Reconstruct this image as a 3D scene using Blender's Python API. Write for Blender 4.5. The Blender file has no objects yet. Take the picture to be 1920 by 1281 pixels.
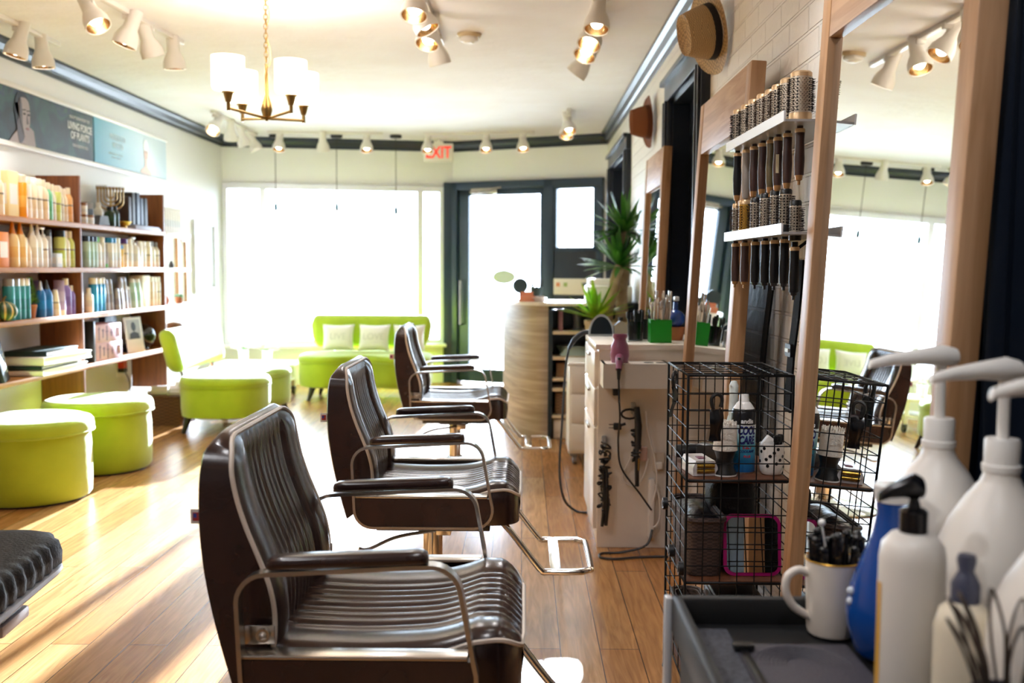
import bpy, bmesh, math, random
from mathutils import Vector, Matrix, Euler
C = bpy.context.scene.collection
SC = bpy.context.scene
R = math.radians
PI = math.pi
random.seed(7)

# ------------------------------------------------------------------ camera, sky, sun, exposure
cam_d = bpy.data.cameras.new('camera'); cam = bpy.data.objects.new('camera', cam_d); C.objects.link(cam)
cam_d.lens = 35; cam_d.sensor_width = 36; cam_d.clip_start = 0.05
yaw, pitch, roll = 20/1866.7, math.atan(135.5/1866.7), 0.005
cam.matrix_world = (Matrix.Translation((0, 0, 1.2)) @ Matrix.Rotation(yaw, 4, 'Z')
                    @ Matrix.Rotation(PI/2 - pitch, 4, 'X') @ Matrix.Rotation(roll, 4, 'Z'))
cam_d.dof.use_dof = True; cam_d.dof.focus_distance = 2.65; cam_d.dof.aperture_fstop = 3.4
SC.camera = cam
SC.view_settings.view_transform = 'Standard'; SC.view_settings.look = 'None'
SC.view_settings.gamma = 1; SC.view_settings.use_curve_mapping = False
SC.view_settings.exposure = 0.95
cy = SC.cycles
cy.max_bounces = 8; cy.diffuse_bounces = 5; cy.glossy_bounces = 4; cy.transmission_bounces = 6
cy.transparent_max_bounces = 12; cy.caustics_reflective = False; cy.caustics_refractive = False
cy.sample_clamp_indirect = 12; cy.use_denoising = True
try: cy.denoiser = 'OPENIMAGEDENOISE'
except Exception: pass
W = bpy.data.worlds.new('sky'); SC.world = W; W.use_nodes = True
bg = W.node_tree.nodes['Background']; bg.inputs[0].default_value = (0.76, 0.87, 1.0, 1); bg.inputs[1].default_value = 8.5
sun_d = bpy.data.lights.new('sun', 'SUN'); sun_d.energy = 36; sun_d.angle = R(0.6); sun_d.color = (.87, .93, 1)
sun = bpy.data.objects.new('sun', sun_d); C.objects.link(sun)
az, el = R(3.8), R(13.5)
sun.rotation_euler = Vector((-math.sin(az)*math.cos(el), -math.cos(az)*math.cos(el), -math.sin(el))).to_track_quat('-Z', 'Y').to_euler()

# ------------------------------------------------------------------ helpers
def lin(h):
    h = h.lstrip('#'); v = [int(h[i:i+2], 16)/255 for i in (0, 2, 4)]
    return tuple(c/12.92 if c <= .04045 else ((c+.055)/1.055)**2.4 for c in v)
_m = {}
def mat(name, hexc, rough=.5, metal=0, bump=None, vary=None, coat=0, emit=None, trans=0, sheen=0, spec=None, ior=None, sss=0):
    if name in _m: return _m[name]
    m = bpy.data.materials.new(name); m.use_nodes = True; nt = m.node_tree
    p = nt.nodes['Principled BSDF']; p.inputs['Base Color'].default_value = (*lin(hexc), 1)
    p.inputs['Roughness'].default_value = rough; p.inputs['Metallic'].default_value = metal
    p.inputs['Coat Weight'].default_value = coat; p.inputs['Coat Roughness'].default_value = .15
    p.inputs['Transmission Weight'].default_value = trans; p.inputs['Sheen Weight'].default_value = sheen
    if spec is not None: p.inputs['Specular IOR Level'].default_value = spec
    if ior: p.inputs['IOR'].default_value = ior
    if sss: p.inputs['Subsurface Weight'].default_value = sss; p.inputs['Subsurface Radius'].default_value = (.02, .02, .02)
    if emit: p.inputs['Emission Color'].default_value = (*lin(emit[0]), 1); p.inputs['Emission Strength'].default_value = emit[1]
    tc = nt.nodes.new('ShaderNodeTexCoord')
    if bump:
        n = nt.nodes.new('ShaderNodeTexNoise'); n.inputs['Scale'].default_value = bump[0]; n.inputs['Detail'].default_value = 3
        nt.links.new(tc.outputs['Object'], n.inputs['Vector'])
        b = nt.nodes.new('ShaderNodeBump'); b.inputs['Strength'].default_value = bump[1]; b.inputs['Distance'].default_value = bump[2] if len(bump) > 2 else .01
        nt.links.new(n.outputs[0], b.inputs['Height']); nt.links.new(b.outputs[0], p.inputs['Normal'])
    if vary:   # (scale, second colour)
        n = nt.nodes.new('ShaderNodeTexNoise'); n.inputs['Scale'].default_value = vary[0]; n.inputs['Detail'].default_value = 4
        nt.links.new(tc.outputs['Object'], n.inputs['Vector'])
        r = nt.nodes.new('ShaderNodeValToRGB'); r.color_ramp.elements[0].position = .38; r.color_ramp.elements[1].position = .62
        r.color_ramp.elements[0].color = (*lin(hexc), 1); r.color_ramp.elements[1].color = (*lin(vary[1]), 1)
        nt.links.new(n.outputs[0], r.inputs[0]); nt.links.new(r.outputs[0], p.inputs['Base Color'])
    _m[name] = m; return m
def wood(name, a, b, axis=2, scale=1., rough=.45, coat=0):
    if name in _m: return _m[name]
    m = mat(name, a, rough, coat=coat); nt = m.node_tree; p = nt.nodes['Principled BSDF']
    tc = nt.nodes.new('ShaderNodeTexCoord'); mp = nt.nodes.new('ShaderNodeMapping')
    s = [14*scale]*3; s[axis] = .9*scale; mp.inputs['Scale'].default_value = s
    n = nt.nodes.new('ShaderNodeTexNoise'); n.inputs['Scale'].default_value = 2.2; n.inputs['Detail'].default_value = 6; n.inputs['Distortion'].default_value = 1.2
    r = nt.nodes.new('ShaderNodeValToRGB'); r.color_ramp.elements[0].position = .32; r.color_ramp.elements[1].position = .68
    r.color_ramp.elements[0].color = (*lin(a), 1); r.color_ramp.elements[1].color = (*lin(b), 1)
    nt.links.new(tc.outputs['Object'], mp.inputs[0]); nt.links.new(mp.outputs[0], n.inputs['Vector'])
    nt.links.new(n.outputs[0], r.inputs[0]); nt.links.new(r.outputs[0], p.inputs['Base Color'])
    bp = nt.nodes.new('ShaderNodeBump'); bp.inputs['Strength'].default_value = .15; bp.inputs['Distance'].default_value = .003
    nt.links.new(n.outputs[0], bp.inputs['Height']); nt.links.new(bp.outputs[0], p.inputs['Normal'])
    return m
def glass(name, tint='ffffff', gloss=.08):
    if name in _m: return _m[name]
    m = bpy.data.materials.new(name); m.use_nodes = True; nt = m.node_tree; nt.nodes.remove(nt.nodes['Principled BSDF'])
    t = nt.nodes.new('ShaderNodeBsdfTransparent'); t.inputs[0].default_value = (*lin(tint), 1)
    g = nt.nodes.new('ShaderNodeBsdfGlossy'); g.inputs['Roughness'].default_value = .03
    f = nt.nodes.new('ShaderNodeFresnel'); f.inputs[0].default_value = 1.45
    x = nt.nodes.new('ShaderNodeMixShader'); nt.links.new(f.outputs[0], x.inputs[0]); nt.links.new(t.outputs[0], x.inputs[1]); nt.links.new(g.outputs[0], x.inputs[2])
    nt.links.new(x.outputs[0], nt.nodes['Material Output'].inputs[0]); _m[name] = m; return m
def band_mat(body, band, lo=.30, hi=.62, line=None):
    k = f'bottle_{body}_{band}_{lo}_{line}'
    if k in _m: return _m[k]
    m = mat(k, body, .35); nt = m.node_tree; p = nt.nodes['Principled BSDF']
    tc = nt.nodes.new('ShaderNodeTexCoord'); sx = nt.nodes.new('ShaderNodeSeparateXYZ'); r = nt.nodes.new('ShaderNodeValToRGB')
    r.color_ramp.interpolation = 'CONSTANT'; e = r.color_ramp.elements
    e[0].position = 0; e[0].color = (*lin(body), 1); e[1].position = lo; e[1].color = (*lin(band), 1)
    if line: x = e.new(hi-.05); x.color = (*lin(line), 1)
    x = e.new(hi); x.color = (*lin(body), 1)
    nt.links.new(tc.outputs['Generated'], sx.inputs[0]); nt.links.new(sx.outputs[2], r.inputs[0]); nt.links.new(r.outputs[0], p.inputs['Base Color'])
    return m

class MB:
    """collects geometry for ONE mesh object"""
    def __init__(s): s.bm = bmesh.new(); s.M = Matrix.Identity(4); s.mi = 0
    def v(s, p): return s.bm.verts.new(s.M @ Vector(p))
    def f(s, vs):
        try: q = s.bm.faces.new(vs); q.material_index = s.mi; return q
        except ValueError: return None
    def box(s, c, d, bev=0, rz=0, seg=2):
        n0 = len(s.bm.verts); hx, hy, hz = d[0]/2, d[1]/2, d[2]/2
        L = Matrix.Translation(c) @ Matrix.Rotation(rz, 4, 'Z')
        vs = [s.v(L @ Vector((x*hx, y*hy, z*hz))) for x in (-1, 1) for y in (-1, 1) for z in (-1, 1)]
        fs = [s.f([vs[i] for i in q]) for q in ((0, 1, 3, 2), (4, 6, 7, 5), (0, 4, 5, 1), (2, 3, 7, 6), (0, 2, 6, 4), (1, 5, 7, 3))]
        if bev:
            es = list({e for q in fs for e in q.edges})
            r = bmesh.ops.bevel(s.bm, geom=es, offset=bev, segments=seg, affect='EDGES', profile=.5)
            for q in r['faces']: q.material_index = s.mi
        return s
    def lathe(s, prof, n=20, c=(0, 0, 0), sx=1, sy=1, axis=None, cap=True):
        A = Matrix.Translation(c)
        if axis is not None: A = A @ Vector(axis).to_track_quat('Z', 'Y').to_matrix().to_4x4()
        rings = []
        for r, z in prof:
            if r < 1e-6: rings.append([s.v(A @ Vector((0, 0, z)))])
            else: rings.append([s.v(A @ Vector((r*sx*math.cos(2*PI*i/n), r*sy*math.sin(2*PI*i/n), z))) for i in range(n)])
        for a, b in zip(rings, rings[1:]):
            for i in range(n):
                j = (i+1) % n
                if len(a) == 1 and len(b) == 1: continue
                if len(a) == 1: s.f([a[0], b[j], b[i]])
                elif len(b) == 1: s.f([a[i], a[j], b[0]])
                else: s.f([a[i], a[j], b[j], b[i]])
        if cap:
            if len(rings[0]) > 1: s.f(rings[0][::-1])
            if len(rings[-1]) > 1: s.f(rings[-1])
        return s
    def cyl(s, p0, p1, r0, r1=None, n=12, cap=True):
        p0, p1 = Vector(p0), Vector(p1); L = (p1-p0).length
        return s.lathe([(r0, 0), (r0 if r1 is None else r1, L)], n, p0, axis=p1-p0, cap=cap)
    def tube(s, pts, r, n=8, closed=False, cap=True):
        pts = [Vector(p) for p in pts]; N = len(pts); rings = []
        if isinstance(r, (list, tuple)) and len(r) != N:
            q = r; r = [q[min(int(i/(N-1)*(len(q)-1)), len(q)-1)] for i in range(N)]
        up = None
        for i, p in enumerate(pts):
            if closed: t = pts[(i+1) % N]-pts[i-1]
            else: t = pts[min(i+1, N-1)]-pts[max(i-1, 0)]
            t.normalize()
            if up is None:
                up = Vector((0, 0, 1)) if abs(t.z) < .9 else Vector((1, 0, 0))
            x = (up - t*up.dot(t))
            if x.length < 1e-5: x = t.orthogonal()
            x.normalize(); up = x; y = t.cross(x)
            rr = r[i] if isinstance(r, (list, tuple)) else r
            rings.append([s.v(p + (x*math.cos(2*PI*k/n) + y*math.sin(2*PI*k/n))*rr) for k in range(n)])
        prs = list(zip(rings, rings[1:])) + ([(rings[-1], rings[0])] if closed else [])
        for a, b in prs:
            for k in range(n): s.f([a[k], a[(k+1) % n], b[(k+1) % n], b[k]])
        if not closed and cap: s.f(rings[0][::-1]); s.f(rings[-1])
        return s
    def bar(s, pts, w, t, wdir=(0, 1, 0), closed=False):
        """flat bar along pts: width w along wdir, thickness t"""
        pts = [Vector(p) for p in pts]; N = len(pts); wd = Vector(wdir); rings = []
        for i, p in enumerate(pts):
            tg = (pts[(i+1) % N]-pts[i-1]) if closed else (pts[min(i+1, N-1)]-pts[max(i-1, 0)])
            nn = tg.cross(wd).normalized()
            rings.append([s.v(p + wd*(a*w/2) + nn*(b*t/2)) for a, b in ((-1, -1), (1, -1), (1, 1), (-1, 1))])
        prs = list(zip(rings, rings[1:])) + ([(rings[-1], rings[0])] if closed else [])
        for a, b in prs:
            for k in range(4): s.f([a[k], a[(k+1) % 4], b[(k+1) % 4], b[k]])
        if not closed: s.f(rings[0][::-1]); s.f(rings[-1])
        return s
    def prism(s, poly, d0, d1, fr=lambda a, b, d: (a, b, d)):
        lo = [s.v(fr(a, b, d0)) for a, b in poly]; hi = [s.v(fr(a, b, d1)) for a, b in poly]; n = len(poly)
        s.f(lo[::-1]); s.f(hi)
        for i in range(n): s.f([lo[i], lo[(i+1) % n], hi[(i+1) % n], hi[i]])
        return s
    def grid(s, fn, nu, nv, cu=False, cv=False):
        vs = [[s.v(fn(i/(nu if cu else nu-1), j/(nv if cv else nv-1))) for j in range(nv)] for i in range(nu)]
        for i in range(nu if cu else nu-1):
            for j in range(nv if cv else nv-1):
                s.f([vs[i][j], vs[(i+1) % nu][j], vs[(i+1) % nu][(j+1) % nv], vs[i][(j+1) % nv]])
        return vs
    def ball(s, c, r, n=14, m=9, sx=1, sy=1, sz=1):
        return s.lathe([(max(r*math.sin(PI*k/m), 0 if k in (0, m) else 1e-4), -r*sz*math.cos(PI*k/m)) for k in range(m+1)], n, c, sx, sy)
    def build(s, name, m, parent=None, smooth=38, loc=None, fix=True):
        if fix: bmesh.ops.recalc_face_normals(s.bm, faces=s.bm.faces)
        me = bpy.data.meshes.new(name); s.bm.to_mesh(me); s.bm.free()
        for q in (m if isinstance(m, (list, tuple)) else [m]): me.materials.append(q)
        if smooth:
            me.shade_smooth(); me.set_sharp_from_angle(angle=R(smooth))
        o = bpy.data.objects.new(name, me); C.objects.link(o)
        if parent: o.parent = parent
        if loc: o.location = loc
        return o
def tag(o, label, cat, group=None):
    o['label'] = label; o['category'] = cat
    if group: o['group'] = group
    return o
def thing(name, label, cat, loc=(0, 0, 0), rz=0, group=None):
    o = bpy.data.objects.new(name, None); C.objects.link(o); o.location = loc; o.rotation_euler = (0, 0, rz)
    o.empty_display_size = .05
    return tag(o, label, cat, group)
def struct(name, b, m, smooth=None, parent=None):
    o = b.build(name, m, parent, smooth)
    if not parent: o['kind'] = 'structure'
    return o
def copy_tree(o, parent=None):
    c = o.copy(); C.objects.link(c); c.parent = parent
    for ch in list(o.children): copy_tree(ch, c)
    return c
def arc(cx, cy, r, a0, a1, n=6): return [(cx + r*math.cos(R(a0+(a1-a0)*i/n)), cy + r*math.sin(R(a0+(a1-a0)*i/n))) for i in range(n+1)]
def rrect(x0, y0, x1, y1, r, n=5):
    return arc(x1-r, y1-r, r, 0, 90, n) + arc(x0+r, y1-r, r, 90, 180, n) + arc(x0+r, y0+r, r, 180, 270, n) + arc(x1-r, y0+r, r, 270, 360, n)
def smooth_path(pts, k=6):
    P = [Vector(p) for p in pts]; out = []
    for i in range(len(P)-1):
        a, b, c, d = P[max(i-1, 0)], P[i], P[i+1], P[min(i+2, len(P)-1)]
        for j in range(k):
            t = j/k; out.append(.5*((2*b) + (c-a)*t + (2*a-5*b+4*c-d)*t*t + (3*b-a-3*c+d)*t**3))
    return out + [P[-1]]
def text(name, s, size, m, parent, M, extrude=.0006, bend=None, sx=1, shear=0, bold=0, align='CENTER', spacing=1):
    cu = bpy.data.curves.new('t', 'FONT'); cu.body = s; cu.size = size; cu.extrude = extrude; cu.align_x = align; cu.align_y = 'CENTER'
    cu.shear = shear; cu.offset = bold; cu.space_line = spacing
    t = bpy.data.objects.new('t', cu); C.objects.link(t)
    dg = bpy.context.evaluated_depsgraph_get(); me = bpy.data.meshes.new_from_object(t.evaluated_get(dg))
    bpy.data.objects.remove(t)
    for v in me.vertices:
        x, y, z = v.co; x *= sx
        if bend: a = x/bend; x, z = (bend+z)*math.sin(a), (bend+z)*math.cos(a)-bend
        v.co = M @ Vector((x, y, z))
    me.materials.clear(); me.materials.append(m); me.name = name
    o = bpy.data.objects.new(name, me); C.objects.link(o); o.parent = parent; return o
def frameM(o, x, y):   # matrix from local x axis, y axis, origin
    x = Vector(x).normalized(); y = Vector(y).normalized(); z = x.cross(y)
    return Matrix.Translation(o) @ Matrix((x, y, z)).transposed().to_4x4()
ORD = 'zeroth first second third fourth fifth sixth seventh eighth ninth tenth eleventh twelfth thirteenth fourteenth fifteenth sixteenth seventeenth eighteenth nineteenth twentieth'.split()

# ------------------------------------------------------------------ shared materials
white_paint = mat('white_paint', 'f0efec', .6, bump=(30, .08))
navy = mat('navy_paint', '1c2433', .32)
crown_m = mat('crown_paint', '262f3d', .3)
chrome = mat('chrome', 'd8d4cf', .12, 1)
steel = mat('brushed_steel', 'c6c0b8', .25, 1)
black_pl = mat('black_plastic', '0f1012', .35)
black_sat = mat('black_wire', '0c0c0e', .5, spec=.25)
white_pl = mat('white_plastic', 'efece6', .35)
white_lam = mat('white_laminate', 'ece6dc', .3)
green_v = mat('lime_velvet', '9fb80f', .75, sheen=.5, vary=(5, 'abc31c'), bump=(60, .12))
darkwood = mat('dark_leg_wood', '1f1712', .4)
oak = wood('oak_frame', 'bf9670', 'a1774f', 2)
shelf_w = wood('shelf_wood', '8a4f22', '6f3b16', 2, 1., .5)
shelf_e = wood('shelf_board', 'b77d46', '9c6531', 1, 1., .5)
brass = mat('aged_brass', 'a88a55', .28, 1)
glass_m = glass('window_glass', 'f6fbff')
acrylic = mat('clear_acrylic', 'eef2f4', .25, trans=.55)

# ------------------------------------------------------------------ room shell
XL, XR, YB, H = -3.05, .82, -1.8, 2.52
A = Vector((XL, 10.13, 0)); B = Vector((-.74, 10.53, 0)); D = Vector((XR, 9.82, 0))
def floor_mat():
    m = mat('oak_floor', 'b07a45', .27); nt = m.node_tree; p = nt.nodes['Principled BSDF']
    tc = nt.nodes.new('ShaderNodeTexCoord'); mp = nt.nodes.new('ShaderNodeMapping'); mp.inputs['Rotation'].default_value = (0, 0, PI/2)
    br = nt.nodes.new('ShaderNodeTexBrick'); br.inputs['Scale'].default_value = 1; br.inputs['Brick Width'].default_value = 1.3; br.inputs['Row Height'].default_value = .125
    br.inputs['Mortar Size'].default_value = .0018; br.inputs['Mortar'].default_value = (*lin('5a3616'), 1); br.offset_frequency = 2; br.offset = .37
    br.inputs['Color1'].default_value = (*lin('ad7743'), 1); br.inputs['Color2'].default_value = (*lin('c79a66'), 1)
    m2 = nt.nodes.new('ShaderNodeMapping'); m2.inputs['Scale'].default_value = (16, 1.2, 1)
    n = nt.nodes.new('ShaderNodeTexNoise'); n.inputs['Scale'].default_value = 2.5; n.inputs['Detail'].default_value = 7; n.inputs['Distortion'].default_value = 1.6
    r = nt.nodes.new('ShaderNodeValToRGB'); r.color_ramp.elements[0].position = .3; r.color_ramp.elements[1].position = .75
    r.color_ramp.elements[0].color = (.62, .58, .54, 1); r.color_ramp.elements[1].color = (1.12, 1.1, 1.08, 1)
    mx = nt.nodes.new('ShaderNodeMix'); mx.data_type = 'RGBA'; mx.blend_type = 'MULTIPLY'; mx.inputs['Factor'].default_value = 1
    L = nt.links.new
    L(tc.outputs['Object'], mp.inputs[0]); L(mp.outputs[0], br.inputs['Vector']); L(tc.outputs['Object'], m2.inputs[0]); L(m2.outputs[0], n.inputs['Vector'])
    L(n.outputs[0], r.inputs[0]); L(br.outputs[0], mx.inputs['A']); L(r.outputs[0], mx.inputs['B']); L(mx.outputs['Result'], p.inputs['Base Color'])
    bp = nt.nodes.new('ShaderNodeBump'); bp.inputs['Strength'].default_value = .12; bp.inputs['Distance'].default_value = .003
    L(n.outputs[0], bp.inputs['Height']); L(bp.outputs[0], p.inputs['Normal'])
    return m
def brick_mat():
    m = mat('painted_brick', 'e9e2d8', .42); nt = m.node_tree; p = nt.nodes['Principled BSDF']; L = nt.links.new
    tc = nt.nodes.new('ShaderNodeTexCoord'); sx = nt.nodes.new('ShaderNodeSeparateXYZ'); cb = nt.nodes.new('ShaderNodeCombineXYZ')
    L(tc.outputs['Object'], sx.inputs[0]); L(sx.outputs[1], cb.inputs[0]); L(sx.outputs[2], cb.inputs[1])
    br = nt.nodes.new('ShaderNodeTexBrick'); br.inputs['Scale'].default_value = 1; br.inputs['Brick Width'].default_value = .21; br.inputs['Row Height'].default_value = .082
    br.inputs['Mortar Size'].default_value = .006; br.inputs['Mortar Smooth'].default_value = .35
    br.inputs['Color1'].default_value = (1, 1, 1, 1); br.inputs['Color2'].default_value = (.9, .9, .9, 1); br.inputs['Mortar'].default_value = (0, 0, 0, 1)
    n = nt.nodes.new('ShaderNodeTexNoise'); n.inputs['Scale'].default_value = 28; n.inputs['Detail'].default_value = 4; L(tc.outputs['Object'], n.inputs['Vector'])
    L(cb.outputs[0], br.inputs['Vector'])
    ad = nt.nodes.new('ShaderNodeMath'); ad.operation = 'MULTIPLY_ADD'; ad.inputs[1].default_value = .25; L(n.outputs[0], ad.inputs[0]); L(br.outputs[0], ad.inputs[2])
    bp = nt.nodes.new('ShaderNodeBump'); bp.inputs['Strength'].default_value = 1; bp.inputs['Distance'].default_value = .014
    L(ad.outputs[0], bp.inputs['Height']); L(bp.outputs[0], p.inputs['Normal'])
    return m
b = MB(); b.prism([(XL-.2, YB-.2), (XR+.2, YB-.2), (XR+.2, 9.75), (-.74, 10.6), (XL-.2, 10.2)], -.1, 0); struct('floor', b, floor_mat())
b = MB(); b.prism([(XL-.2, YB-.2), (XR+.2, YB-.2), (XR+.2, 9.95), (-.74, 10.7), (XL-.2, 10.3)], H, H+.1)
struct('ceiling', b, mat('ceiling_plaster', 'f2f0f2', .8, bump=(9, .35, .02), vary=(2.2, 'eeeaea')))
b = MB(); b.box((XL-.06, 4.2, H/2), (.12, 12, H)); struct('wall_left', b, white_paint)
b = MB(); b.box((0, YB-.06, H/2), (8, .12, H)); struct('wall_back', b, white_paint)
# right wall: brick, pieces around the two doorways
b = MB()
for y0, y1, z0, z1 in ((YB, .75, 0, H), (.75, 1.68, 2.2, H), (1.68, 4.58, 0, H), (4.58, 5.5, 2.12, H), (5.5, 7.8, 0, H), (7.8, 9.15, 2.12, H), (9.15, 9.95, 0, H)):
    b.box((XR+.06, (y0+y1)/2, (z0+z1)/2), (.12, y1-y0, z1-z0))
struct('wall_right', b, brick_mat())
def seg_box(b, P, Q, s0, s1, z0, z1, t, off=0, bev=0):
    """box in the plane of the segment PQ; off>0 pushes it into the room"""
    d = (Q-P).normalized(); n = Vector((d.y, -d.x, 0))
    c = P + d*((s0+s1)/2) + n*off; b.box((c.x, c.y, (z0+z1)/2), (s1-s0, t, z1-z0), bev, math.atan2(d.y, d.x)); return b
LA, LD = (B-A).length, (D-B).length
ang1 = math.atan2((B-A).y, (B-A).x); ang2 = math.atan2((D-B).y, (D-B).x)
b = MB(); seg_box(b, A, B, -.1, LA, 2.06, H, .12, -.06); seg_box(b, A, B, -.1, LA, 0, .40, .12, -.06); seg_box(b, B, D, 0, LD+.1, 2.06, H, .12, -.06)
seg_box(b, B, D, LD-.04, LD+.12, 0, 2.1, .12, -.06); seg_box(b, B, D, 1.13, LD, 0, 1.38, .10, -.06)
struct('wall_front', b, white_paint)
def crown(name, P, Q):
    d = (Q-P).normalized(); n = Vector((d.y, -d.x, 0)); prof = [(0, 2.42), (.012, 2.42), (.012, 2.445), (.03, 2.455), (.045, 2.485), (.07, 2.5), (.07, H), (0, H)]
    b = MB(); b.prism(prof, 0, (Q-P).length, lambda a, z, t: P + d*t + n*a + Vector((0, 0, z))); return struct(name, b, crown_m, 30)
crown('trim_1', Vector((XL, YB, 0)), A); crown('trim_2', A, B); crown('trim_3', B, D); crown('trim_4', D, Vector((XR, YB, 0)))
b = MB(); b.box((XL+.009, 4, .06), (.018, 11.6, .12), .004); struct('baseboard_left', b, white_paint)
b = MB(); b.box((XR-.009, 3.1, .06), (.018, 2.7, .12), .004); struct('baseboard_right', b, white_paint)

# doorways in the right wall: dark casing, slab set back
def doorway(name, y0, y1, zt, handle=True):
    b = MB()
    for yy in (y0-.06, y1+.06):
        b.box((XR-.012, yy, zt/2), (.06, .12, zt), .006); b.box((XR-.046, yy-.035, zt/2), (.018, .02, zt), .004); b.box((XR-.046, yy+.035, zt/2), (.018, .02, zt), .004)
    b.box((XR-.012, (y0+y1)/2, zt+.06), (.06, y1-y0+.24, .12), .006); b.box((XR-.05, (y0+y1)/2, zt+.105), (.035, y1-y0+.28, .03), .006)
    b.box((XR+.06, y0+.01, zt/2), (.14, .02, zt)); b.box((XR+.06, y1-.01, zt/2), (.14, .02, zt)); b.box((XR+.06, (y0+y1)/2, zt-.01), (.14, y1-y0, .02))
    o = struct(name, b, navy, 30)
    s = MB(); s.box((XR+.1, (y0+y1)/2, zt/2), (.04, y1-y0-.04, zt-.02), .004); s.build('door_panel', navy, o, 30)
    for z in (.55, 1.5):
        q = MB(); q.box((XR+.075, (y0+y1)/2, z), (.02, (y1-y0)*.66, .7), .008); q.build('door_moulding', navy, o, 30)
    k = MB(); k.ball((XR+.045, y0+.09, 1.0), .028); k.cyl((XR+.08, y0+.09, 1), (XR+.05, y0+.09, 1), .011); k.build('door_handle', steel, o)
    return o
doorway('door_1', 4.58, 5.5, 2.12); doorway('door_2', 7.8, 9.15, 2.12); doorway('door_3', .75, 1.68, 2.2)

# shop window: white frame and mullions, glass, sill
lav = mat('white_window_frame', 'e4e4ee', .4)
b = MB()
for s0, s1 in ((0, .05), (.37, .43), (1.97, 2.03), (2.2, 2.25)): seg_box(b, A, B, s0, s1, .40, 2.06, .07, 0, .004)
seg_box(b, A, B, 0, 2.25, 2.0, 2.06, .08, 0, .004); seg_box(b, A, B, 0, 2.25, .40, .46, .08, 0, .004)
w1 = struct('window_1', b, lav)
g = MB(); seg_box(g, A, B, .04, 2.21, .45, 2.02, .008); g.build('glass_pane', glass_m, w1, None)
s_ = MB(); seg_box(s_, A, B, -.02, 2.26, .385, .42, .22, .06, .008); s_.build('window_sill', white_paint, w1, 30)
# glazed street door with dark frame, post and side light
doorm = mat('dark_blue_frame', '24384e', .3)
b = MB(); seg_box(b, A, B, 2.24, LA+.01, 0, 2.1, .13, 0, .006); seg_box(b, B, D, -.02, .08, 0, 2.1, .13, 0, .006)
seg_box(b, B, D, 1.06, 1.17, 0, 2.1, .13, 0, .006); seg_box(b, B, D, 1.62, LD-.03, 0, 2.1, .11, 0, .006); seg_box(b, B, D, 0, LD-.03, 2.02, 2.1, .13, 0, .006)
d4 = struct('door_4', b, doorm, 30)
b = MB(); seg_box(b, B, D, .08, .20, .02, 2.02, .05); seg_box(b, B, D, 1.01, 1.06, .02, 2.02, .05); seg_box(b, B, D, .08, 1.06, 1.96, 2.02, .05); seg_box(b, B, D, .08, 1.06, .02, .16, .05)
b.build('door_leaf', doorm, d4, 30)
g = MB(); seg_box(g, B, D, .19, 1.02, .15, 1.97, .008); g.build('glass_pane', glass_m, d4, None)
def segP(P, Q, s, z, off): d = (Q-P).normalized(); n = Vector((d.y, -d.x, 0)); p = P + d*s + n*off; return Vector((p.x, p.y, z))
k = MB(); k.tube([segP(B, D, .13, .62, .03), segP(B, D, .13, .62, .08), segP(B, D, .13, 1.08, .08), segP(B, D, .13, 1.08, .03)], .011); k.build('door_handle', steel, d4)
k = MB(); seg_box(k, B, D, .25, .55, 1.97, 2.03, .05, .06, .008); k.tube([segP(B, D, .5, 1.97, .07), segP(B, D, .3, 1.98, .2), segP(B, D, .6, 2.03, .08)], .008); k.build('door_closer', steel, d4, 30)
st = MB(); q = frameM(segP(B, D, .6, 1.12, .008), (D-B), (0, 0, 1)); st.M = q; st.prism([(.13*math.cos(2*PI*i/28), .07*math.sin(2*PI*i/28)) for i in range(28)], 0, .001); st.build('door_sticker', mat('pale_sticker', 'c9d4d2', .5), d4, None)
b = MB(); seg_box(b, B, D, 1.17, 1.62, 0, 1.40, .06, .02, .006); b.build('side_panel', navy, d4, 30)
b = MB()
for s0, s1, z0, z1 in ((1.16, 1.20, 1.38, 2.05), (1.59, 1.63, 1.38, 2.05), (1.16, 1.63, 1.38, 1.42), (1.16, 1.63, 2.0, 2.05)): seg_box(b, B, D, s0, s1, z0, z1, .07, .02)
w2 = struct('window_2', b, doorm); g = MB(); seg_box(g, B, D, 1.19, 1.60, 1.41, 2.01, .008); g.build('glass_pane', glass_m, w2, None)
b = MB(); b.box((-1, 25, -.12), (40, 29, .1)); struct('sidewalk', b, mat('concrete_pavement', 'c8c4bc', .85, bump=(6, .3)))
# portals guide the daylight sampling through the openings
for P, Q, s0, s1, z0, z1 in ((A, B, .04, 2.2, .45, 2.02), (B, D, .2, 1.02, .15, 1.97), (B, D, 1.19, 1.6, 1.4, 2.0)):
    l = bpy.data.lights.new('window_portal', 'AREA'); l.shape = 'RECTANGLE'; l.size = s1-s0; l.size_y = z1-z0; l.cycles.is_portal = True
    o = bpy.data.objects.new('window_portal', l); C.objects.link(o); d = (Q-P).normalized(); n = Vector((d.y, -d.x, 0))
    o.matrix_world = Matrix.Translation(segP(P, Q, (s0+s1)/2, (z0+z1)/2, -.03)) @ n.to_track_quat('-Z', 'Y').to_matrix().to_4x4()

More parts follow.
